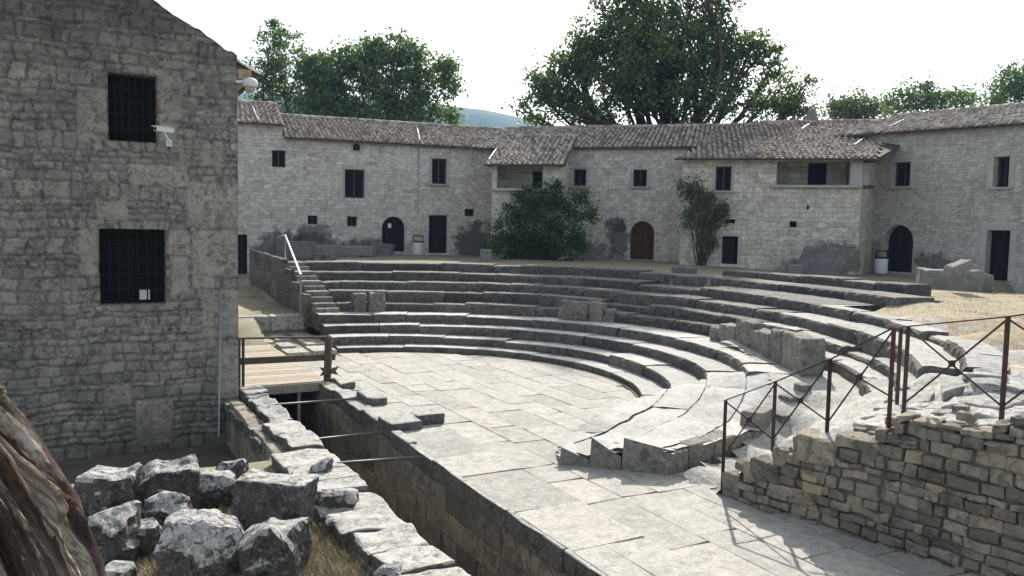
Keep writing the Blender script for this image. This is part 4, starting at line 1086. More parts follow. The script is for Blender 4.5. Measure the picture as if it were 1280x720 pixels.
def fill_loop(W, loop, h, mat, name, parent, sid=.5, planks=0):
    mb = MB(); mb.face([mb.vert(W.pt(a, z, h)) for a, z in loop], sid)
    if planks:
        a0 = min(p[0] for p in loop); a1 = max(p[0] for p in loop); z0 = min(p[1] for p in loop); z1 = max(p[1] for p in loop)
        for k_ in range(planks):
            x = a0+(a1-a0)*(k_+.5)/planks; hw = (a1-a0)/planks/2-.008
            zt = z1-.03
            if len(loop) > 4:
                r_ = (a1-a0)/2; dx = max(abs(x-hw-(a0+a1)/2), abs(x+hw-(a0+a1)/2)); zt = z1-r_+math.sqrt(max(0, r_*r_-dx*dx))-.02
            mb.box(W.pt(x, (z0+.02+zt)/2, h+.012), W.e*hw, W.n*.012, V((0, 0, (zt-z0-.02)/2)), rr.random())
    return mb.build(name, mat, parent)
def window(W, R4, parent, surround=0, sill=True, dep=.22, split=True, mat='void', hsill=.08):
    a0, a1, z0, z1 = R4
    wo_ = fill_loop(W, [(a0, z0), (a1, z0), (a1, z1), (a0, z1)], -dep, M[mat], 'window', parent)
    f = MB()
    for a in (a0+.035, a1-.035): f.bar(W.pt(a, z0, -dep+.03), W.pt(a, z1, -dep+.03), .06, .05)
    for z in (z0+.035, z1-.035): f.bar(W.pt(a0+.07, z, -dep+.03), W.pt(a1-.07, z, -dep+.03), .05, .06)
    if split and a1-a0 > .45: f.bar(W.pt((a0+a1)/2, z0+.07, -dep+.03), W.pt((a0+a1)/2, z1-.07, -dep+.03), .07, .04)
    f.build('frame', M['sash'], wo_)
    if surround:
        s = MB(); t = surround
        for a in (a0-t/2-.002, a1+t/2+.002): s.stone(W.pt(a, (z0+z1)/2, 0), W.e*(t/2), W.n*.03, V((0, 0, (z1-z0)/2+t*.6)), int(a*100), .01, .008, 1)
        s.stone(W.pt((a0+a1)/2, z1+t/2+.004, 0), W.e*((a1-a0)/2-.004), W.n*.028, V((0, 0, t/2)), 3, .01, .006, 1)
        s.build('surround', M['jamb'], wo_)
    if sill:
        s = MB(); s.stone(W.pt((a0+a1)/2, z0-hsill/2-.003, .04), W.e*((a1-a0)/2+.16), W.n*.1, V((0, 0, hsill/2)), 5, .012, .008, 1); s.build('sill', M['jamb'], wo_)
    return wo_
def roof(parent, E0, E1, back, run, z0a, z0b, rise, over=.35, seed=1, rear=True, pitch=.23, skip=None):
    """E0,E1 eave ends (left to right), back = unit vector away from the camera side"""
    E0, E1 = V((*E0[:2], z0a)), V((*E1[:2], z0b)); ux = (E1-E0); L = ux.length; ux /= L
    up = (back*run+V((0, 0, rise))); SL = up.length; up /= SL
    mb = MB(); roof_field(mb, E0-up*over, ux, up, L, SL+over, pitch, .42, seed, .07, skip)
    ro = mb.build('roof', M['tile'], parent)
    off_ = 0
    if skip: off_ = 4.2
    u = MB(); nn = V((0, 0, -.06)); A0 = E0-up*(over-.05)-V((0, 0, .02)); B0_ = E1-ux*(off_*1.09)-up*(over-.05)-V((0, 0, .02)); A1 = E0+ux*off_+up*SL-V((0, 0, .02)); B1_ = E1+up*SL-V((0, 0, .02))
    for qd in ((A0+nn, A1+nn, B1_+nn, B0_+nn), (A0, B0_, B1_, A1), (A0, A0+nn, B0_+nn, B0_), (A0, A1, A1+nn, A0+nn), (B0_, B0_+nn, B1_+nn, B1_)): u.poly(qd, .4)
    if rear:
        bk = back*run+V((0, 0, -rise)); u.poly([A1+V((0, 0, .02)), B1_+V((0, 0, .02)), B1_+bk, A1+bk], .9)
    u.build('roof_boards', M['timber'], ro)
    rd = MB(); n_ = int(L/.42)
    for i in range(n_):
        c = A1+ux*((L-off_)*(i+.5)/n_)+V((0, 0, .07+.012*rr.random())); rd.tube([c-ux*((L-off_)/n_/2+.03), c+ux*((L-off_)/n_/2)], [.105, .085], 8, rr.random()*.8)
    rd.build('ridge_tiles', M['tile'], ro)
    return ro
def soffit_brackets(W, a0, a1, z, parent, n):
    for i in range(n):
        mb = MB(); a = a0+(a1-a0)*(i+.5)/n; mb.box(W.pt(a, z, .14), W.e*.05, W.n*.16, V((0, 0, .05)), rr.random())
        mb.build('rafter_end', M['timber'], parent)
def shell(mb, W, z0, zt0, zt1, dep):
    """side and rear walls"""
    bk = -W.n*dep
    for a, zt in ((0, zt0), (W.L, zt1)):
        p = [W.pt(a, z0), W.pt(a, zt), W.pt(a, zt)+bk, W.pt(a, z0)+bk]; uv = [(0, z0), (0, zt), (dep, zt), (dep, z0)]
        if a == 0: uvquad(mb, p, uv)
        else: uvquad(mb, p[::-1], uv[::-1])
    uvquad(mb, [W.pt(0, z0)+bk, W.pt(0, zt0)+bk, W.pt(W.L, zt1)+bk, W.pt(W.L, z0)+bk], [(0, z0), (0, zt0), (W.L, zt1), (W.L, z0)])
def rl_(R4): a0, a1, z0, z1 = R4; return [(a0, z0), (a1, z0), (a1, z1), (a0, z1)]
WALL_D, WALL_L = (.53, .495, .425), (.74, .705, .63)

# house 1: long left wing (and its taller left end)
h1 = empty('stone_house'); tag(h1, 'long two storey stone house at the back with a bin between its doors', 'house')
W1 = Wall((-16.9, 34.963), (.6, 41.25)); aS = W1.px(353, 200)[0]
w_list = [(340, 357, 188, 209, 0, False), (431, 455.5, 212, 247.5, .12, False), (540, 558.5, 198.5, 230, .14, True), (384.5, 397, 269.5, 280.5, 0, False), (434, 446.5, 270.5, 283, 0, False), (581, 593, 261, 270.5, 0, False)]
rects = [W1.rect(*q[:4]) for q in w_list]
dA = W1.rect(477.5, 506, 270.5, 314.5); dB = W1.rect(536, 559, 269, 316.5); dC = W1.rect(296, 309, 293, 343)
ah = arch_hole(*dA)
mb = MB(); EZ1, EZ1b = 7.87, 7.32
panel(mb, W1, [(0, .2), (W1.L, .2), (W1.L, EZ1b), (aS+.01, EZ1b), (aS+.01, EZ1), (0, EZ1)], [rl_(q) for q in rects]+[ah, rl_(dB), rl_(dC)])
shell(mb, W1, .2, EZ1, EZ1b, 9.5)
sx = [W1.px(u, v) for u, v in [(395, 306), (350, 312), (586, 300), (455, 312), (392, 292)]]
m1 = house_mat('pale_rubble_wall', WALL_D, WALL_L, [(sx[0][0], sx[0][1]-.1, 1.6, .8, .8), (sx[1][0], sx[1][1], 1.2, 1.0, .75), (sx[2][0]+.3, sx[2][1]-.3, 1.15, 1.35, .85), (sx[3][0], sx[3][1]+.1, 1.6, .5, .8), (sx[4][0], sx[4][1], .9, .5, .7)])
mb.build('wall', m1, h1)
for q, R4 in zip(w_list, rects): window(W1, R4, h1, q[4], q[5])
d = fill_loop(W1, ah, -.22, M['door'], 'door', h1, .4, 6)
nt = MB(); n0 = W1.rect(485.5, 490.5, 279, 285); nt.box(W1.pt((n0[0]+n0[1])/2, (n0[2]+n0[3])/2, -.19), W1.e*.08, W1.n*.004, V((0, 0, .11))); nt.build('notice', M['paper'], d)
fill_loop(W1, rl_(dB), -.2, M['door'], 'door', h1, .7, 4); fill_loop(W1, rl_(dC), -.2, M['door'], 'door', h1, .3, 3)
bk1 = -W1.n
roof(h1, W1.pt(-1.5, 0)[:2], W1.pt(aS+.06, 0)[:2], bk1, 4.9, EZ1+.03, EZ1+.03, 1.5, .35, 21)
roof(h1, W1.pt(aS+.08, 0)[:2], W1.pt(W1.L+.3, 0)[:2], bk1, 4.9, EZ1b+.03, EZ1b+.03, 1.5, .35, 22)
mb = MB(); pth = [W1.px(525, v)[1] for v in (185, 268)]; a_ = W1.px(523, 200)[0]; mb.tube([W1.pt(a_, pth[0], .05), W1.pt(a_, pth[1], .05)], .02, 6); mb.build('downpipe', M['grey'], h1)
lm = MB(); a_, z_ = W1.px(445, 184.5); lm.box(W1.pt(a_, z_, .12), W1.e*.14, W1.n*.12, V((0, 0, .12))); lm.box(W1.pt(a_, z_+.14, .1), W1.e*.05, W1.n*.1, V((0, 0, .03))); lm.build('floodlight', M['iron'], h1)
rebase(h1, W1.pt(0, .9))

# house 3: middle wing
h3 = empty('stone_house'); tag(h3, 'middle stone house with a brown arched door and two small square upper windows', 'house')
W3 = Wall((-.9, 40.2), (8.1, 37.8))
rects = [W3.rect(717, 732.5, 211.5, 232.5), W3.rect(791.5, 808.5, 212, 233.5)]
dA = W3.rect(788, 817.5, 276.5, 324.5); ah = arch_hole(*dA); EZ3 = 7.3
mb = MB(); panel(mb, W3, [(0, .8), (W3.L, .8), (W3.L, EZ3), (0, EZ3)], [rl_(q) for q in rects]+[ah])
shell(mb, W3, .8, EZ3, EZ3, 9.5)
sx = [W3.px(u, v) for u, v in [(774, 298), (715, 318), (770, 281)]]
mb.build('wall', house_mat('stained_rubble_wall', WALL_D, WALL_L, [(sx[0][0], sx[0][1]-.1, .62, 1.1, .75), (sx[1][0], sx[1][1], 2.4, .8, .6), (sx[2][0], sx[2][1], .65, .42, .75)]), h3)
for R4 in rects: window(W3, R4, h3, .13, True)
fill_loop(W3, ah, -.2, M['doorb'], 'door', h3, .5, 7)
roof(h3, W3.pt(-.9, 0)[:2], W3.pt(W3.L+4.6, 0)[:2], -W3.n, 4.9, EZ3+.03, EZ3+.03, 1.5, .35, 23)
rebase(h3, W3.pt(0, 1.9))

# house 2: projecting bay with a small loggia, half hidden by ivy
h2 = empty('stone_house'); tag(h2, 'narrow stone bay with a small tiled porch, half hidden by dark ivy', 'house')
W2 = Wall((-1.02, 36.7), (2.12, 36.1)); EZ2 = 6.28
lg = W2.rect(621, 678, 208, 235.5); lg = (lg[0], lg[1], lg[2], EZ2-.12)
mb = MB(); panel(mb, W2, [(0, .8), (W2.L, .8), (W2.L, EZ2), (0, EZ2)], [rl_(lg)], .35)
shell(mb, W2, .8, EZ2+.1, EZ2+.1, 3.9)
dp = 1.5; a0, a1, z0, z1 = lg
for pts in ([W2.pt(a0-.5, z0, -.35), W2.pt(a1+.5, z0, -.35), W2.pt(a1+.5, z0, -dp), W2.pt(a0-.5, z0, -dp)], [W2.pt(a0-.5, z0, -dp), W2.pt(a1+.5, z0, -dp), W2.pt(a1+.5, z1+.2, -dp), W2.pt(a0-.5, z1+.2, -dp)]): uvquad(mb, pts, [(0, 0), (2, 0), (2, 1.5), (0, 1.5)])
mb.build('wall', house_mat('plain_rubble_wall', WALL_D, WALL_L), h2)
dd = W2.rect(656, 678, 207, 235); x0, _, = W2.px(656, 220); x1, _ = W2.px(677, 220)
db = MB(); db.box(W2.pt((x0+x1)/2+.12, (z0+z1)/2-.1, -dp+.03), W2.e*((x1-x0)/2), W2.n*.025, V((0, 0, (z1-z0)/2-.1))); db.build('door', M['door'], h2)
lb_ = MB(); lb_.stone(W2.pt((a0+a1)/2, z0-.06, .03), W2.e*((a1-a0)/2+.2), W2.n*.2, V((0, 0, .06)), 8, .015, .01, 1); lb_.build('ledge', M['jamb'], h2)
rbk = -W2.n; roof(h2, W2.pt(-.25, 0)[:2], W2.pt(W2.L+.15, 0)[:2], rbk, 4.6, EZ2+.05, EZ2+.05, 1.62, .6, 24, False)
mb = MB(); mb.bar(W2.pt(-.3, EZ2-.1, .1), W2.pt(W2.L+.2, EZ2-.1, .1), .14, .16); mb.bar(W2.pt(-.05, EZ2-.18, .35), W2.pt(-.05, EZ2-.12, -.3), .12, .14); mb.bar(W2.pt(W2.L, EZ2-.18, .35), W2.pt(W2.L, EZ2-.12, -.3), .12, .14); mb.build('eaves_beam', M['timber'], h2)
rebase(h2, W2.pt(0, 1.9))

# house 4: right projecting block with the wide loggia
h4 = empty('stone_house'); tag(h4, 'projecting pale stone house with a wide open loggia under a big tiled roof', 'house')
W4 = Wall((7.2, 34.55), (14.1, 32.7)); EZ4 = 6.45
lg = W4.rect(971, 1063, 196, 231.5); lg = (lg[0], lg[1], lg[2], EZ4-.16)
rw1 = W4.rect(894.5, 914, 208, 238.5); dr = W4.rect(902.5, 922, 295.5, 330); sm_ = [W4.rect(908, 919, 274, 279), W4.rect(987, 996, 276.5, 284), W4.rect(1008.5, 1011.5, 256, 262)]
mb = MB(); panel(mb, W4, [(0, .6), (W4.L, .6), (W4.L, EZ4), (0, EZ4)], [rl_(lg), rl_(rw1), rl_(dr)]+[rl_(q) for q in sm_], .32)
bkv = V((15.94-14.1, 35.6-32.7, 0))
for a, zt in ((0, EZ4+.8), (W4.L, EZ4+.8)):
    p0, p1 = W4.pt(a, .6), W4.pt(a, .6)+(bkv*1.25 if a else -W4.n*4.2); h = V((0, 0, EZ4-.6)); L = (p1-p0).length
    q = [p0, p0+h, p1+h+V((0, 0, .9)), p1]; uvq = [(a, .6), (a, EZ4), (a+L, EZ4), (a+L, .6)]
    uvquad(mb, q if a == 0 else q[::-1], uvq if a == 0 else uvq[::-1])
a0, a1, z0, z1 = lg; dp = 1.9
for pts, uvq in (([W4.pt(a0-.3, z0, -.32), W4.pt(a1+.1, z0, -.32), W4.pt(a1+.1, z0, -dp), W4.pt(a0-.3, z0, -dp)], None), ([W4.pt(a0-.3, z0, -dp), W4.pt(a1+.1, z0, -dp), W4.pt(a1+.1, z1+.7, -dp), W4.pt(a0-.3, z1+.7, -dp)], None), ([W4.pt(a0-.02, z0, -.32), W4.pt(a0-.02, z0, -dp), W4.pt(a0-.02, z1+.6, -dp), W4.pt(a0-.02, z1, -.32)], None)): uvquad(mb, pts, [(0, 0), (2.5, 0), (2.5, 1.5), (0, 1.5)])
sx = [W4.px(u, v) for u, v in [(1040, 332), (1010, 338)]]
mb.build('wall', house_mat('cream_rubble_wall', (.55, .51, .42), (.76, .715, .605), [(sx[0][0], sx[0][1]+.2, 1.6, .9, .7), (sx[1][0], sx[1][1], 1.4, .7, .6)], .42, .2, .95), h4)
window(W4, rw1, h4, .12, True)
fill_loop(W4, rl_(dr), -.2, M['door'], 'door', h4, .2, 4)
dj = MB()
for a in (dr[0]-.075, dr[1]+.075): dj.stone(W4.pt(a, (dr[2]+dr[3])/2, 0), W4.e*.073, W4.n*.03, V((0, 0, (dr[3]-dr[2])/2)), 4, .01, .006, 1)
dj.stone(W4.pt((dr[0]+dr[1])/2, dr[3]+.085, 0), W4.e*((dr[1]-dr[0])/2+.15), W4.n*.03, V((0, 0, .08)), 4, .01, .006, 1); dj.build('door_surround', M['jamb'], h4)
for q in sm_: fill_loop(W4, rl_(q), -.3, M['void'], 'vent_hole', h4)
iw = W4.rect(1004, 1028, 209, 231); c0_, c1_ = iw[0]+.35, iw[1]+.35
db = MB(); db.box(W4.pt((c0_+c1_)/2, z0+.55, -dp+.03), W4.e*((c1_-c0_)/2), W4.n*.02, V((0, 0, .5))); db.build('doorway', M['void'], h4)
lb_ = MB(); lb_.stone(W4.pt((a0+W4.L)/2-.1, z0-.055, .02), W4.e*((W4.L-a0)/2+.12), W4.n*.2, V((0, 0, .055)), 9, .015, .01, 1); lb_.build('ledge', M['jamb'], h4)
pl_ = MB(); pl_.stone(W4.pt((a1+W4.L)/2, (z0+z1)/2, .008), W4.e*((W4.L-a1)/2-.01), W4.n*.02, V((0, 0, (z1-z0)/2)), 12, .01, .004, 1); pl_.build('pillar_face', M['jamb'], h4)
back4 = V((.22, .975, 0)).normalized()
roof(h4, W4.pt(-.35, 0)[:2], W4.pt(W4.L+5.0, 0)[:2], back4, 8.6, EZ4+.06, EZ4+.0, 2.5, .5, 25, True, .23, lambda p: p.x < 7.0+(p.y-34.0)*.52 or p.x > 14.55+(p.y-32.3)*.54)
soffit_brackets(W4, 0, W4.L, EZ4-.07, h4, 11)
mb = MB(); mb.bar(W4.pt(W4.L-.1, EZ4-.15, -.2)+V((.2, 0, 0)), W4.pt(W4.L+.55, EZ4-.15, -.05), .12, .14); mb.build('beam_end', M['timber'], h4); mb = MB(); mb.bar(W4.pt(W4.L-.1, z0-.05, -.3)+V((.2, 0, 0)), W4.pt(W4.L+.5, z0-.05, -.2), .12, .14); mb.build('beam_end', M['timber'], h4)
cp = atY(1014.5, 150, 41.6); mb = MB(); mb.lathe((cp.x, cp.y, cp.z-1.0), [(.3, 0), (.3, .9), (.36, .95), (.3, 1.1), (.2, 1.45), (.05, 1.6)], 8); mb.build('chimney', M['ashlar'], h4)
rebase(h4, W4.pt(0, 1.85))

# house 5: right wing
h5 = empty('stone_house'); tag(h5, 'grey stone house at the right with a dark arched doorway and framed upper windows', 'house')
W5 = Wall((15.7, 36.1), (21.2, 26.3)); 
ze0 = W5.px(1110, 165.6)[1]; ze1 = W5.px(1280, 154)[1]; aE0, aE1 = W5.px(1110, 165.6)[0], W5.px(1280, 154)[0]
def ze(a): return ze0+(ze1-ze0)*(a-aE0)/(aE1-aE0)
rects = [W5.rect(1115.5, 1138, 203, 233), W5.rect(1242, 1261.5, 196, 234)]
dA = W5.rect(1104.5, 1141, 281, 340); ah = arch_hole(*dA); dB = W5.rect(1232, 1261.5, 288, 351)
mb = MB(); panel(mb, W5, [(-1.2, .6), (W5.L, .6), (W5.L, ze(W5.L)), (-1.2, ze(-1.2))], [rl_(q) for q in rects]+[ah, rl_(dB)], .4)
shell(mb, W5, .6, ze(0), ze(W5.L), 9)
sx = [W5.px(u, v) for u, v in [(1165, 330), (1092, 325)]]
mb.build('wall', house_mat('grey_rubble_wall', (.46, .43, .38), (.64, .61, .555), [(sx[0][0], sx[0][1], .9, .5, .7), (sx[1][0], sx[1][1], .5, 1.0, .5)], .4, .13, .7), h5)
window(W5, rects[0], h5, .2, True, .3); window(W5, rects[1], h5, .22, True, .35)
fill_loop(W5, ah, -.34, M['door'], 'door', h5, .2, 6); fill_loop(W5, rl_(dB), -.34, M['door'], 'door', h5, .8, 5)
dj = MB()
for a in (dB[0]-.12, dB[1]+.12): dj.stone(W5.pt(a, (dB[2]+dB[3])/2, 0), W5.e*.118, W5.n*.03, V((0, 0, (dB[3]-dB[2])/2)), 4, .01, .006, 1)
dj.stone(W5.pt((dB[0]+dB[1])/2, dB[3]+.125, 0), W5.e*((dB[1]-dB[0])/2+.24), W5.n*.03, V((0, 0, .12)), 4, .01, .006, 1); dj.build('door_surround', M['jamb'], h5)
roof(h5, W5.pt(-2.2, 0)[:2], W5.pt(W5.L+.3, 0)[:2], -W5.n, 4.9, ze(-2.2)+.04, ze(W5.L)+.04, 1.3, .35, 26)
rebase(h5, W5.pt(0, 1.7))

# pale strips (lightning conductors) lying on the roofs
G_L = 'pale conductor strips on the tiled roofs'
def strip(pts, label):
    mb = MB(); mb.tube(pts, .028, 6); tag(mb.build('conductor_strip', M['galv']), label, 'conductor strip', G_L)
def roofline(W, EZ, run, rise, u0, v0, u1, v1, lift=.14):
    """two points on the roof plane above wall W"""
    out = []
    for u, v in ((u0, v0), (u1, v1)):
        up = (-W.n*run+V((0, 0, rise))).normalized(); nrm = W.e.cross(up); 
        if nrm.z < 0: nrm = -nrm
        P0 = W.pt(0, EZ)+nrm*lift; d = ray(u, v); o = V((0, 0, HC)); t = (P0-o).dot(nrm)/d.dot(nrm); out.append(o+d*t)
    return out
strip(roofline(W1, EZ1, 4.9, 1.5, 314, 129, 323, 150), 'pale strip down the roof just right of the dark building corner')
strip(roofline(W1, EZ1b, 4.9, 1.5, 520, 155, 525, 175), 'pale strip down the long left roof, above the middle of the house')
strip(roofline(W2, EZ2, 4.6, 1.62, 626, 178, 611, 199), 'pale strip along the left verge of the small porch roof')
strip(roofline(W2, EZ2, 4.6, 1.62, 708, 177, 692, 198), 'pale strip along the right verge of the small porch roof')
strip(roofline(W2, EZ2, 4.6, 1.62, 685, 163, 670, 175), 'short pale strip at the top of the small porch roof')
W4b = Wall(W4.pt(0, 0)[:2], W4.pt(W4.L, 0)[:2]); W4b.n = -back4
strip(roofline(W4b, EZ4, 8.6, 2.5, 1100, 158, 1068, 181), 'long pale strip down the right side of the wide loggia roof')
strip(roofline(W4b, EZ4, 8.6, 2.5, 1016, 152, 1002, 161), 'short pale strip below the chimney on the wide roof')
strip(roofline(W5, ze0, 4.9, 1.3, 1137, 146, 1112, 158), 'pale strip where the wide roof meets the right roof')
strip(roofline(W5, ze0, 4.9, 1.3, 1125, 158.5, 1185, 158.5)+roofline(W5, ze0, 4.9, 1.3, 1240, 149, 1279, 143), 'long pale strip running along the eaves of the right roof')

# litter bins
def bin_(u, v, z, label, hgt):
    b = at(u, v, z); r = empty('litter_bin'); tag(r, label, 'litter bin', 'white litter bins at the house doors')
    mb = MB(); R0 = hgt*.27; mb.lathe((b.x, b.y, b.z), [(R0*.92, 0), (R0, .02), (R0, hgt*.6), (R0*1.02, hgt*.66)], 20); mb.build('drum', M['white'], r)
    mb = MB()
    for sx_ in (-1, 1): mb.bar((b.x+sx_*R0*.9, b.y, b.z+hgt*.6), (b.x+sx_*R0*.9, b.y, b.z+hgt), .04, .04)
    mb.bar((b.x-R0, b.y, b.z+hgt), (b.x+R0, b.y, b.z+hgt), .06, .05); mb.lathe((b.x, b.y, b.z+hgt*.66), [(R0*1.04, 0), (R0*1.04, .05), (R0*.9, .06)], 20); mb.build('frame', M['iron'], r)
    rebase(r, b)
bin_(522.5, 319, 1.93, 'white litter bin between the notice-bearing arched door and the plain door', .92)
bin_(1101, 342, 1.70, 'white litter bin beside the black arched doorway of the right house', .95)

# ------------------------------------------------------------------ ancient blocks near the houses
GA = 'ancient blocks lying before the houses'
def block(us_, vs_, z, dep, label, seed, mat='greystone', name='ancient_block', bev=.05, amp=.05, tilt=(0, 0), yaw=0):
    c = at((us_[0]+us_[1])/2, vs_[1], z); sc = c.y/1000; hw = (us_[1]-us_[0])/2*sc; hz = (vs_[1]-vs_[0])/2*sc
    X = V((math.cos(yaw), math.sin(yaw), 0)); mb = MB()
    mb.stone((c.x, c.y+dep/2, z+hz-.03), X*hw+V((0, 0, tilt[0])), V((-X.y, X.x, 0))*dep/2, V((tilt[1], 0, hz+.03)), seed, bev, amp, 4, 2.2, False, None, amp*.3)
    tag(mb.build(name, M[mat]), label, 'stone block', GA)
block((390, 466), (307, 319), 1.95, .8, 'long low stone bench block before the left house', 71)
block((462, 490), (304, 318), 1.95, .6, 'broken round-edged block at the end of the bench by the arched door', 72, tilt=(-.08, .1))
block((345, 362), (300, 326), 1.6, .9, 'dark upright block above the stair beside the handrail', 73)
block((362, 389), (302, 322), 1.9, .8, 'dark squared block between the handrail and the stone bench', 74)
block((1000, 1057), (309, 343), 1.72, .35, 'large smooth slab leaning against the wide loggia house', 75, bev=.03, amp=.03, tilt=(0, .25))
block((985, 1003), (330, 342), 1.75, .4, 'small dark stone at the foot of the leaning slab', 76)
block((1166, 1232), (338, 366), 1.66, 1.2, 'big squared ancient block lying on the straw at the right', 77, bev=.05, amp=.06, yaw=-.2)
block((1190, 1216), (328, 341), 2.3, .5, 'small broken fragment resting on the big squared block', 78, tilt=(.12, 0), bev=.08)
block((1215, 1245), (342, 365), 1.66, .9, 'dark rough boulder against the right side of the big squared block', 79, bev=.1, amp=.1)
block((843, 872), (334, 344), 1.9, .5, 'low loose block on the ground below the grey-green shrub', 80)
block((600, 614), (312, 326), 1.93, .5, 'small upright block at the corner of the ivy covered bay', 81)

# ------------------------------------------------------------------ plants
def leaf_quad(mb, p, size, r, droop=0.0):
    a = V((r.gauss(0, 1), r.gauss(0, 1), r.gauss(0, 1)-droop)).normalized(); b = a.cross(V((r.gauss(0, 1), r.gauss(0, 1), r.gauss(0, 1)))).normalized()
    L = size*r.uniform(.7, 1.3); W_ = L*r.uniform(.4, .65); n = a.cross(b)*L*.12
    mb.poly([p-a*L*.5, p+b*W_*.5+n, p+a*L*.5, p-b*W_*.5+n], min(1, max(0, r.gauss(.45, .25))))
def branch(mb, a, b, r0, r1, r, bend=.12, n=5):
    pts = []; L = (b-a).length; off = V((r.gauss(0, 1), r.gauss(0, 1), r.gauss(0, .5)))*L*bend
    for i in range(n+1):
        t = i/n; pts.append(a.lerp(b, t)+off*math.sin(math.pi*t)+V((0, 0, -L*.06*math.sin(math.pi*t))))
    mb.tube(pts, [r0+(r1-r0)*i/n for i in range(n+1)], 6, r.random(), False)
    return pts
def tree(name, base, fork, blobs, seed, label, cat='tree', leaf=.3, per=34, clump=.8, dens=1.0, mat='leaf', trunk_r=.35, group=None):
    """blobs: (centre, radii) ellipsoids of the crown in world space"""
    r = R_(seed); root = empty(name); tag(root, label, cat, group)
    tb = MB(); cb = MB(); base, fork = V(base), V(fork)
    branch(tb, base, fork, trunk_r, trunk_r*.75, r, .03)
    for c, rad in blobs:
        c = V(c); rad = V(rad)
        lim = branch(tb, fork+V((0, 0, r.uniform(-.4, .6))), c, trunk_r*.42, trunk_r*.12, r, .1, 6)
        vol = rad.x*rad.y*rad.z; nc = max(5, int(dens*7.5*vol**.62/clump**1.4))
        for _ in range(nc):
            q = V((r.gauss(0, 1), r.gauss(0, 1), r.gauss(0, 1))).normalized()*(r.random()**.38)
            p = c+V((q.x*rad.x, q.y*rad.y, q.z*rad.z))
            if r.random() < .55: branch(tb, lim[r.choice([3, 4, 5, 6])], p, trunk_r*.1, trunk_r*.03, r, .1, 3)
            cs = clump*r.uniform(.55, 1.25); fl = r.uniform(.5, .85); nl = int(per*r.uniform(.6, 1.35)); sh = r.gauss(0, .14)
            for _ in range(nl):
                g = V((r.gauss(0, .5), r.gauss(0, .5), r.gauss(0, .5)*fl))*cs
                leaf_quad(cb, p+g, leaf, r, .2); cb.id[-1] = min(1, max(0, cb.id[-1]+sh))
    tb.build('trunk', M['bark'], root); cb.build('crown', M[mat], root); rebase(root, base); return root
def blob(u, v, Y, ru, rv, ry=None):
    c = atY(u, v, Y); k = Y/1000; return (c, (ru*k, (ry or (ru+rv)*.5)*k, rv*k))
YB = 48.5
big = [blob(*q) for q in [(735, 52, YB, 28, 28), (705, 85, YB, 28, 24), (905, 62, YB, 30, 26), (940, 58, YB, 20, 24), (962, 88, YB, 20, 18), (820, 60, YB-2, 55, 50), (790, 100, YB-2, 45, 40), (700, 105, YB, 34, 30), (740, 70, YB, 30, 30), (660, 140, YB, 20, 18), (720, 140, YB, 34, 22), (830, 100, YB+1, 60, 45), (880, 55, YB+1, 45, 40), (800, 45, YB+1, 50, 45), (985, 140, YB, 30, 18), (690, 130, YB, 30, 32), (672, 112, YB-.5, 24, 20), (725, 85, YB, 38, 38), (755, 125, YB-1, 45, 34), (775, 40, YB, 38, 42), (815, 5, YB+.5, 42, 45), (845, 60, YB-1, 52, 42), (860, 120, YB-1.5, 55, 36), (895, 15, YB, 30, 36), (915, 80, YB, 42, 36), (935, 130, YB-.5, 42, 30), (955, 62, YB, 20, 20), (975, 112, YB+.5, 26, 24), (1004, 108, YB, 13, 12), (1000, 138, YB, 22, 16), (800, 95, YB, 50, 40), (850, -50, YB, 55, 40), (790, -40, YB, 45, 36), (760, -15, YB, 30, 26), (880, -30, YB, 40, 34), (800, -70, YB, 60, 24)]]  # top blobs rise unseen above the view, added to shade the seats
gz = 1.6
bt = atY(835, 250, YB); tree('oak_tree', (bt.x, bt.y, gz), (bt.x, bt.y, 6.6), big, 5, 'huge dark spreading oak behind the middle of the houses', 'tree', .25, 44, .74, 1.0, 'leaf', .5)
YL = 57
lt = [blob(*q) for q in [(390, 100, YL, 16, 26), (345, 80, YL, 36, 34), (345, 55, YL, 32, 30), (325, 95, YL, 22, 25), (355, 100, YL, 22, 24), (378, 75, YL, 14, 20), (335, 130, YL, 26, 16), (370, 130, YL, 22, 18)]]
b = atY(352, 250, YL); tree('slender_tree', (b.x, b.y, gz), (b.x, b.y, 7.2), lt, 6, 'slender loose-crowned tree behind the roof next to the dark building', 'tree', .27, 28, .7, 1.0, 'leafb', .28)
YM = 56
mt = [blob(*q) for q in [(388, 115, YM, 20, 40), (392, 82, YM, 16, 20), (425, 105, YM, 38, 40), (450, 70, YM, 34, 26), (485, 95, YM, 42, 45), (500, 62, YM, 26, 22), (530, 90, YM, 34, 36), (410, 145, YM, 34, 22), (470, 145, YM, 45, 26), (530, 140, YM, 40, 26), (560, 100, YM, 13, 26), (563, 150, YM, 14, 18), (405, 95, YM, 20, 30)]]
b = atY(475, 250, YM); tree('leafy_tree', (b.x, b.y, gz), (b.x, b.y, 4.6), mt, 7, 'broad dense rounded green tree behind the long left roof', 'tree', .28, 52, .8, 1.4, 'leafb', .4)
YR = 62
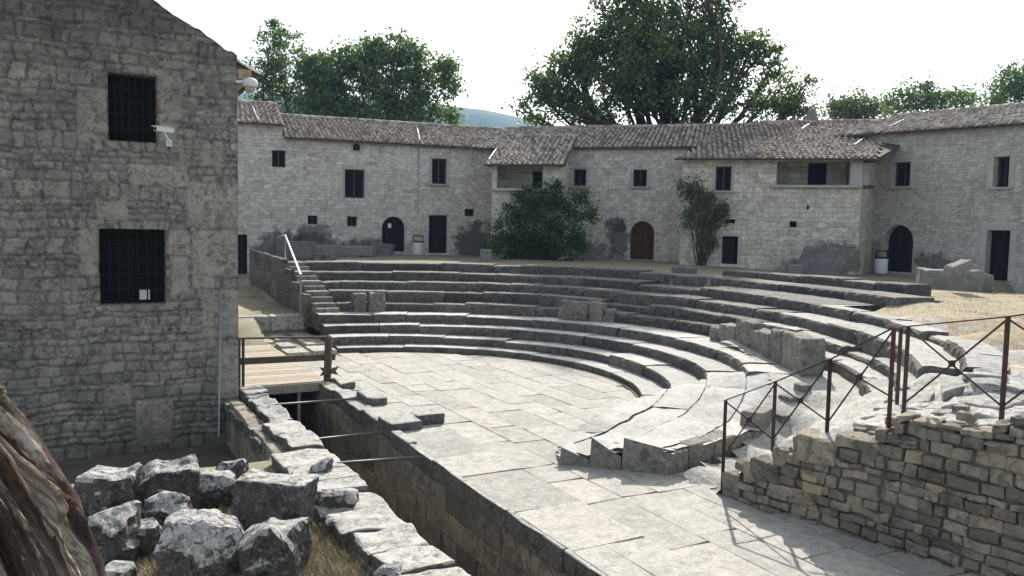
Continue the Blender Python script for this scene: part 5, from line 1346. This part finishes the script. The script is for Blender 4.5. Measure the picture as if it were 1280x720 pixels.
for i, (bl, u, lab) in enumerate([([(1065, 132, 36, 20), (1048, 142, 22, 14), (1085, 138, 22, 16)], 1065, 'round topped tree just right of the chimney'), ([(1150, 118, 34, 18), (1180, 128, 34, 18), (1125, 132, 26, 14), (1205, 122, 16, 12)], 1160, 'pale green tree between two others above the right roof'), ([(1265, 110, 34, 22), (1290, 100, 40, 26), (1242, 122, 22, 14)], 1275, 'tree at the right edge above the right roof')]):
    bb = [blob(q[0], q[1], YR+3*i, q[2], q[3]) for q in bl]; b = atY(u, 250, YR+3*i)
    tree('distant_tree', (b.x, b.y, gz), (b.x, b.y, 7.5), bb, 30+i, lab, 'tree', .3, 40, .85, 1.25, 'leafb' if i else 'leafg', .3, 'trees beyond the right roof')
# ivy on the bay
r = R_(9)
iv = empty('ivy_bush'); tag(iv, 'big dark ivy bush climbing the front of the small porch bay', 'bush')
cb, tb = MB(), MB(); YI = 35.9
for (u, v, ru, rv) in [(624, 300, 12, 20), (636, 318, 22, 9), (726, 302, 14, 14), (737, 268, 7, 12), (695, 236, 11, 10), (650, 244, 10, 9), (728, 246, 7, 9), (660, 320, 30, 8), (700, 320, 26, 8), (665, 292, 42, 28), (650, 305, 36, 18), (690, 270, 32, 26), (715, 278, 16, 26), (672, 248, 32, 16), (640, 280, 22, 24), (706, 252, 18, 14), (690, 305, 36, 16), (655, 262, 22, 18)]:
    c, rad = blob(u, v, YI, ru, rv, 20)
    for _ in range(int(27*rad[0]*rad[2])+7):
        q = V((r.gauss(0, 1), r.gauss(0, 1), r.gauss(0, 1))).normalized()*(r.random()**.4); p = V(c)+V((q.x*rad[0], q.y*rad[1]-.2, q.z*rad[2])); sh = r.gauss(0, .15)
        for _ in range(30): leaf_quad(cb, p+V((r.gauss(0, .16), r.gauss(0, .14), r.gauss(0, .14))), .13, r, .4); cb.id[-1] = min(1, max(0, cb.id[-1]+sh))
bs = W2.pt(1.6, 1.9, .6)
for k in range(9): branch(tb, bs+V((r.gauss(0, .15), r.gauss(0, .1), 0)), atY(r.uniform(640, 715), r.uniform(245, 300), YI-.1), .05, .02, r, .1)
for q in ([(715, 285), (735, 262), (745, 268), (728, 240), (722, 225)], [(715, 262), (740, 270), (748, 258)]):
    vb_ = MB(); vb_.tube([W3.pt(*W3.px(*p), .06) for p in q], .022, 5); vb_.build('vine', M['bark'], iv)
cb.build('foliage', M['ivy'], iv); tb.build('stems', M['bark'], iv); rebase(iv, bs)
# thin shrub on the wide loggia house
sh_ = empty('wall_shrub'); tag(sh_, 'thin upright grey-green shrub growing against the wide loggia house', 'shrub')
cb, tb = MB(), MB(); YS = 33.6; bs = at(888, 334, 1.88); bs.y = 33.9
for (u, v, ru, rv) in [(872, 245, 20, 16), (882, 265, 20, 22), (856, 240, 10, 10), (900, 270, 12, 14), (886, 290, 12, 18), (862, 268, 12, 16), (905, 262, 7, 8), (868, 232, 6, 8), (888, 310, 7, 14)]:
    c, rad = blob(u, v, YS+.2, ru, rv, 9)
    for _ in range(int(30*rad[0]*rad[2])+6):
        q = V((r.gauss(0, 1), r.gauss(0, 1), r.gauss(0, 1))).normalized()*(r.random()**.4); p = V(c)+V((q.x*rad[0], q.y*rad[1], q.z*rad[2])); sh = r.gauss(0, .15)
        for _ in range(34): leaf_quad(cb, p+V((r.gauss(0, .13), r.gauss(0, .1), r.gauss(0, .16))), .12, r, -.5); cb.id[-1] = min(1, max(0, cb.id[-1]+sh))
for k in range(22): branch(tb, bs+V((r.gauss(0, .12), r.gauss(0, .06), 0)), atY(r.uniform(856, 904), r.uniform(238, 290), YS+.2), .03, .008, r, .06)
cb.build('foliage', M['leafg'], sh_); tb.build('stems', M['bark'], sh_); rebase(sh_, bs)

# ------------------------------------------------------------------ dry grass
def blades(pts, hmin, hmax, per, seed, spread):
    r = R_(seed); mb = MB()
    for p in pts:
        sid = r.random()
        for _ in range(per):
            b = V(p)+V((r.gauss(0, spread), r.gauss(0, spread), -.01)); h = r.uniform(hmin, hmax); a = r.uniform(0, 6.28); ln = V((math.cos(a), math.sin(a), 0))
            sd_ = V((-ln.y, ln.x, 0))*h*.05; t = b+ln*h*r.uniform(.2, .9)+V((0, 0, h*r.uniform(.5, 1)))
            mb.poly([b-sd_, b+sd_, t], min(1, max(0, sid+r.gauss(0, .2))))
    return mb
r = R_(3); pts = []
for _ in range(5200):
    x, y = r.uniform(7.2, 16), r.uniform(8, 25)
    R = math.hypot(x-CC.x, y-CC.y)
    if R > 10.2 and mound_keep(x, y): pts.append((x, y, mound_z(x, y)))
pts2 = pts; pts = []
for _ in range(1900):
    u, v = r.uniform(195, 450), r.uniform(595, 735); P = at(u, v, -.08); w_, s_ = to_ws(P.x, P.y)
    if w_ < -1.75: pts.append((P.x, P.y, ground_z(P.x, P.y)))
for _ in range(160):
    P = at(r.uniform(90, 330), r.uniform(640, 740), -.08); pts.append((P.x, P.y, ground_z(P.x, P.y)))
tag(blades(pts2, .02, .075, 12, 4, .12).build('dry_grass', M['straw']), kind='stuff')
tag(blades(pts, .04, .15, 16, 14, .07).build('dry_grass', M['straw']), kind='stuff')

# ------------------------------------------------------------------ hill and air
mb = MB(); idx = {}; n1, n2 = 90, 14
for i in range(n1+1):
    u = -900+3000*i/n1
    vt = lerp_tab({-900: 150, 300: 118, 480: 124, 560: 133, 600: 137, 655: 151, 720: 170, 900: 200, 1300: 225, 2100: 240}, u)+2.0*noise.noise(V((u*.06, 0, 0)))+1.2*noise.noise(V((u*.2, 4, 0)))
    for j in range(n2+1):
        Y = 700+420*j/n2; top = atY(u, vt, 1120).z
        f = j/n2; zz = 1.0+(top-1)*sstep(0, 1, f)**.9+5*nz((u*.02, f*5, 0), 1.0)*sstep(0, .3, f)*(1-sstep(.9, 1, f))
        idx[i, j] = mb.vert(((u-640)/1000*Y, Y, zz))
for i in range(n1):
    for j in range(n2): mb.face((idx[i, j], idx[i+1, j], idx[i+1, j+1], idx[i, j+1]), .5, True)
    mb.face((idx[i, n2], idx[i+1, n2], mb.vert((mb.v[idx[i+1, n2]][0], 1600, 1)), mb.vert((mb.v[idx[i, n2]][0], 1600, 1))), .5)
tag(mb.build('hill', M['hill']), kind='structure')
import os
HAZE = True
if HAZE:
    mb = MB(); mb.box((200, 600, 98), (2600, 0, 0), (0, 2600, 0), (0, 0, 101.2), .5)
    hm = bpy.data.materials.new('haze_air'); hm.use_nodes = True; nt_ = hm.node_tree; nt_.nodes.remove(nt_.nodes['Principled BSDF'])
    pvn = nt_.nodes.new('ShaderNodeVolumePrincipled'); pvn.inputs['Color'].default_value = (.36, .66, 1, 1); pvn.inputs['Density'].default_value = .00045; pvn.inputs['Anisotropy'].default_value = 0
    nt_.links.new(pvn.outputs[0], nt_.nodes['Material Output'].inputs['Volume'])
    tag(mb.build('haze', hm), kind='stuff')
scene.cycles.volume_bounces = 0
scene.cycles.max_bounces = 6
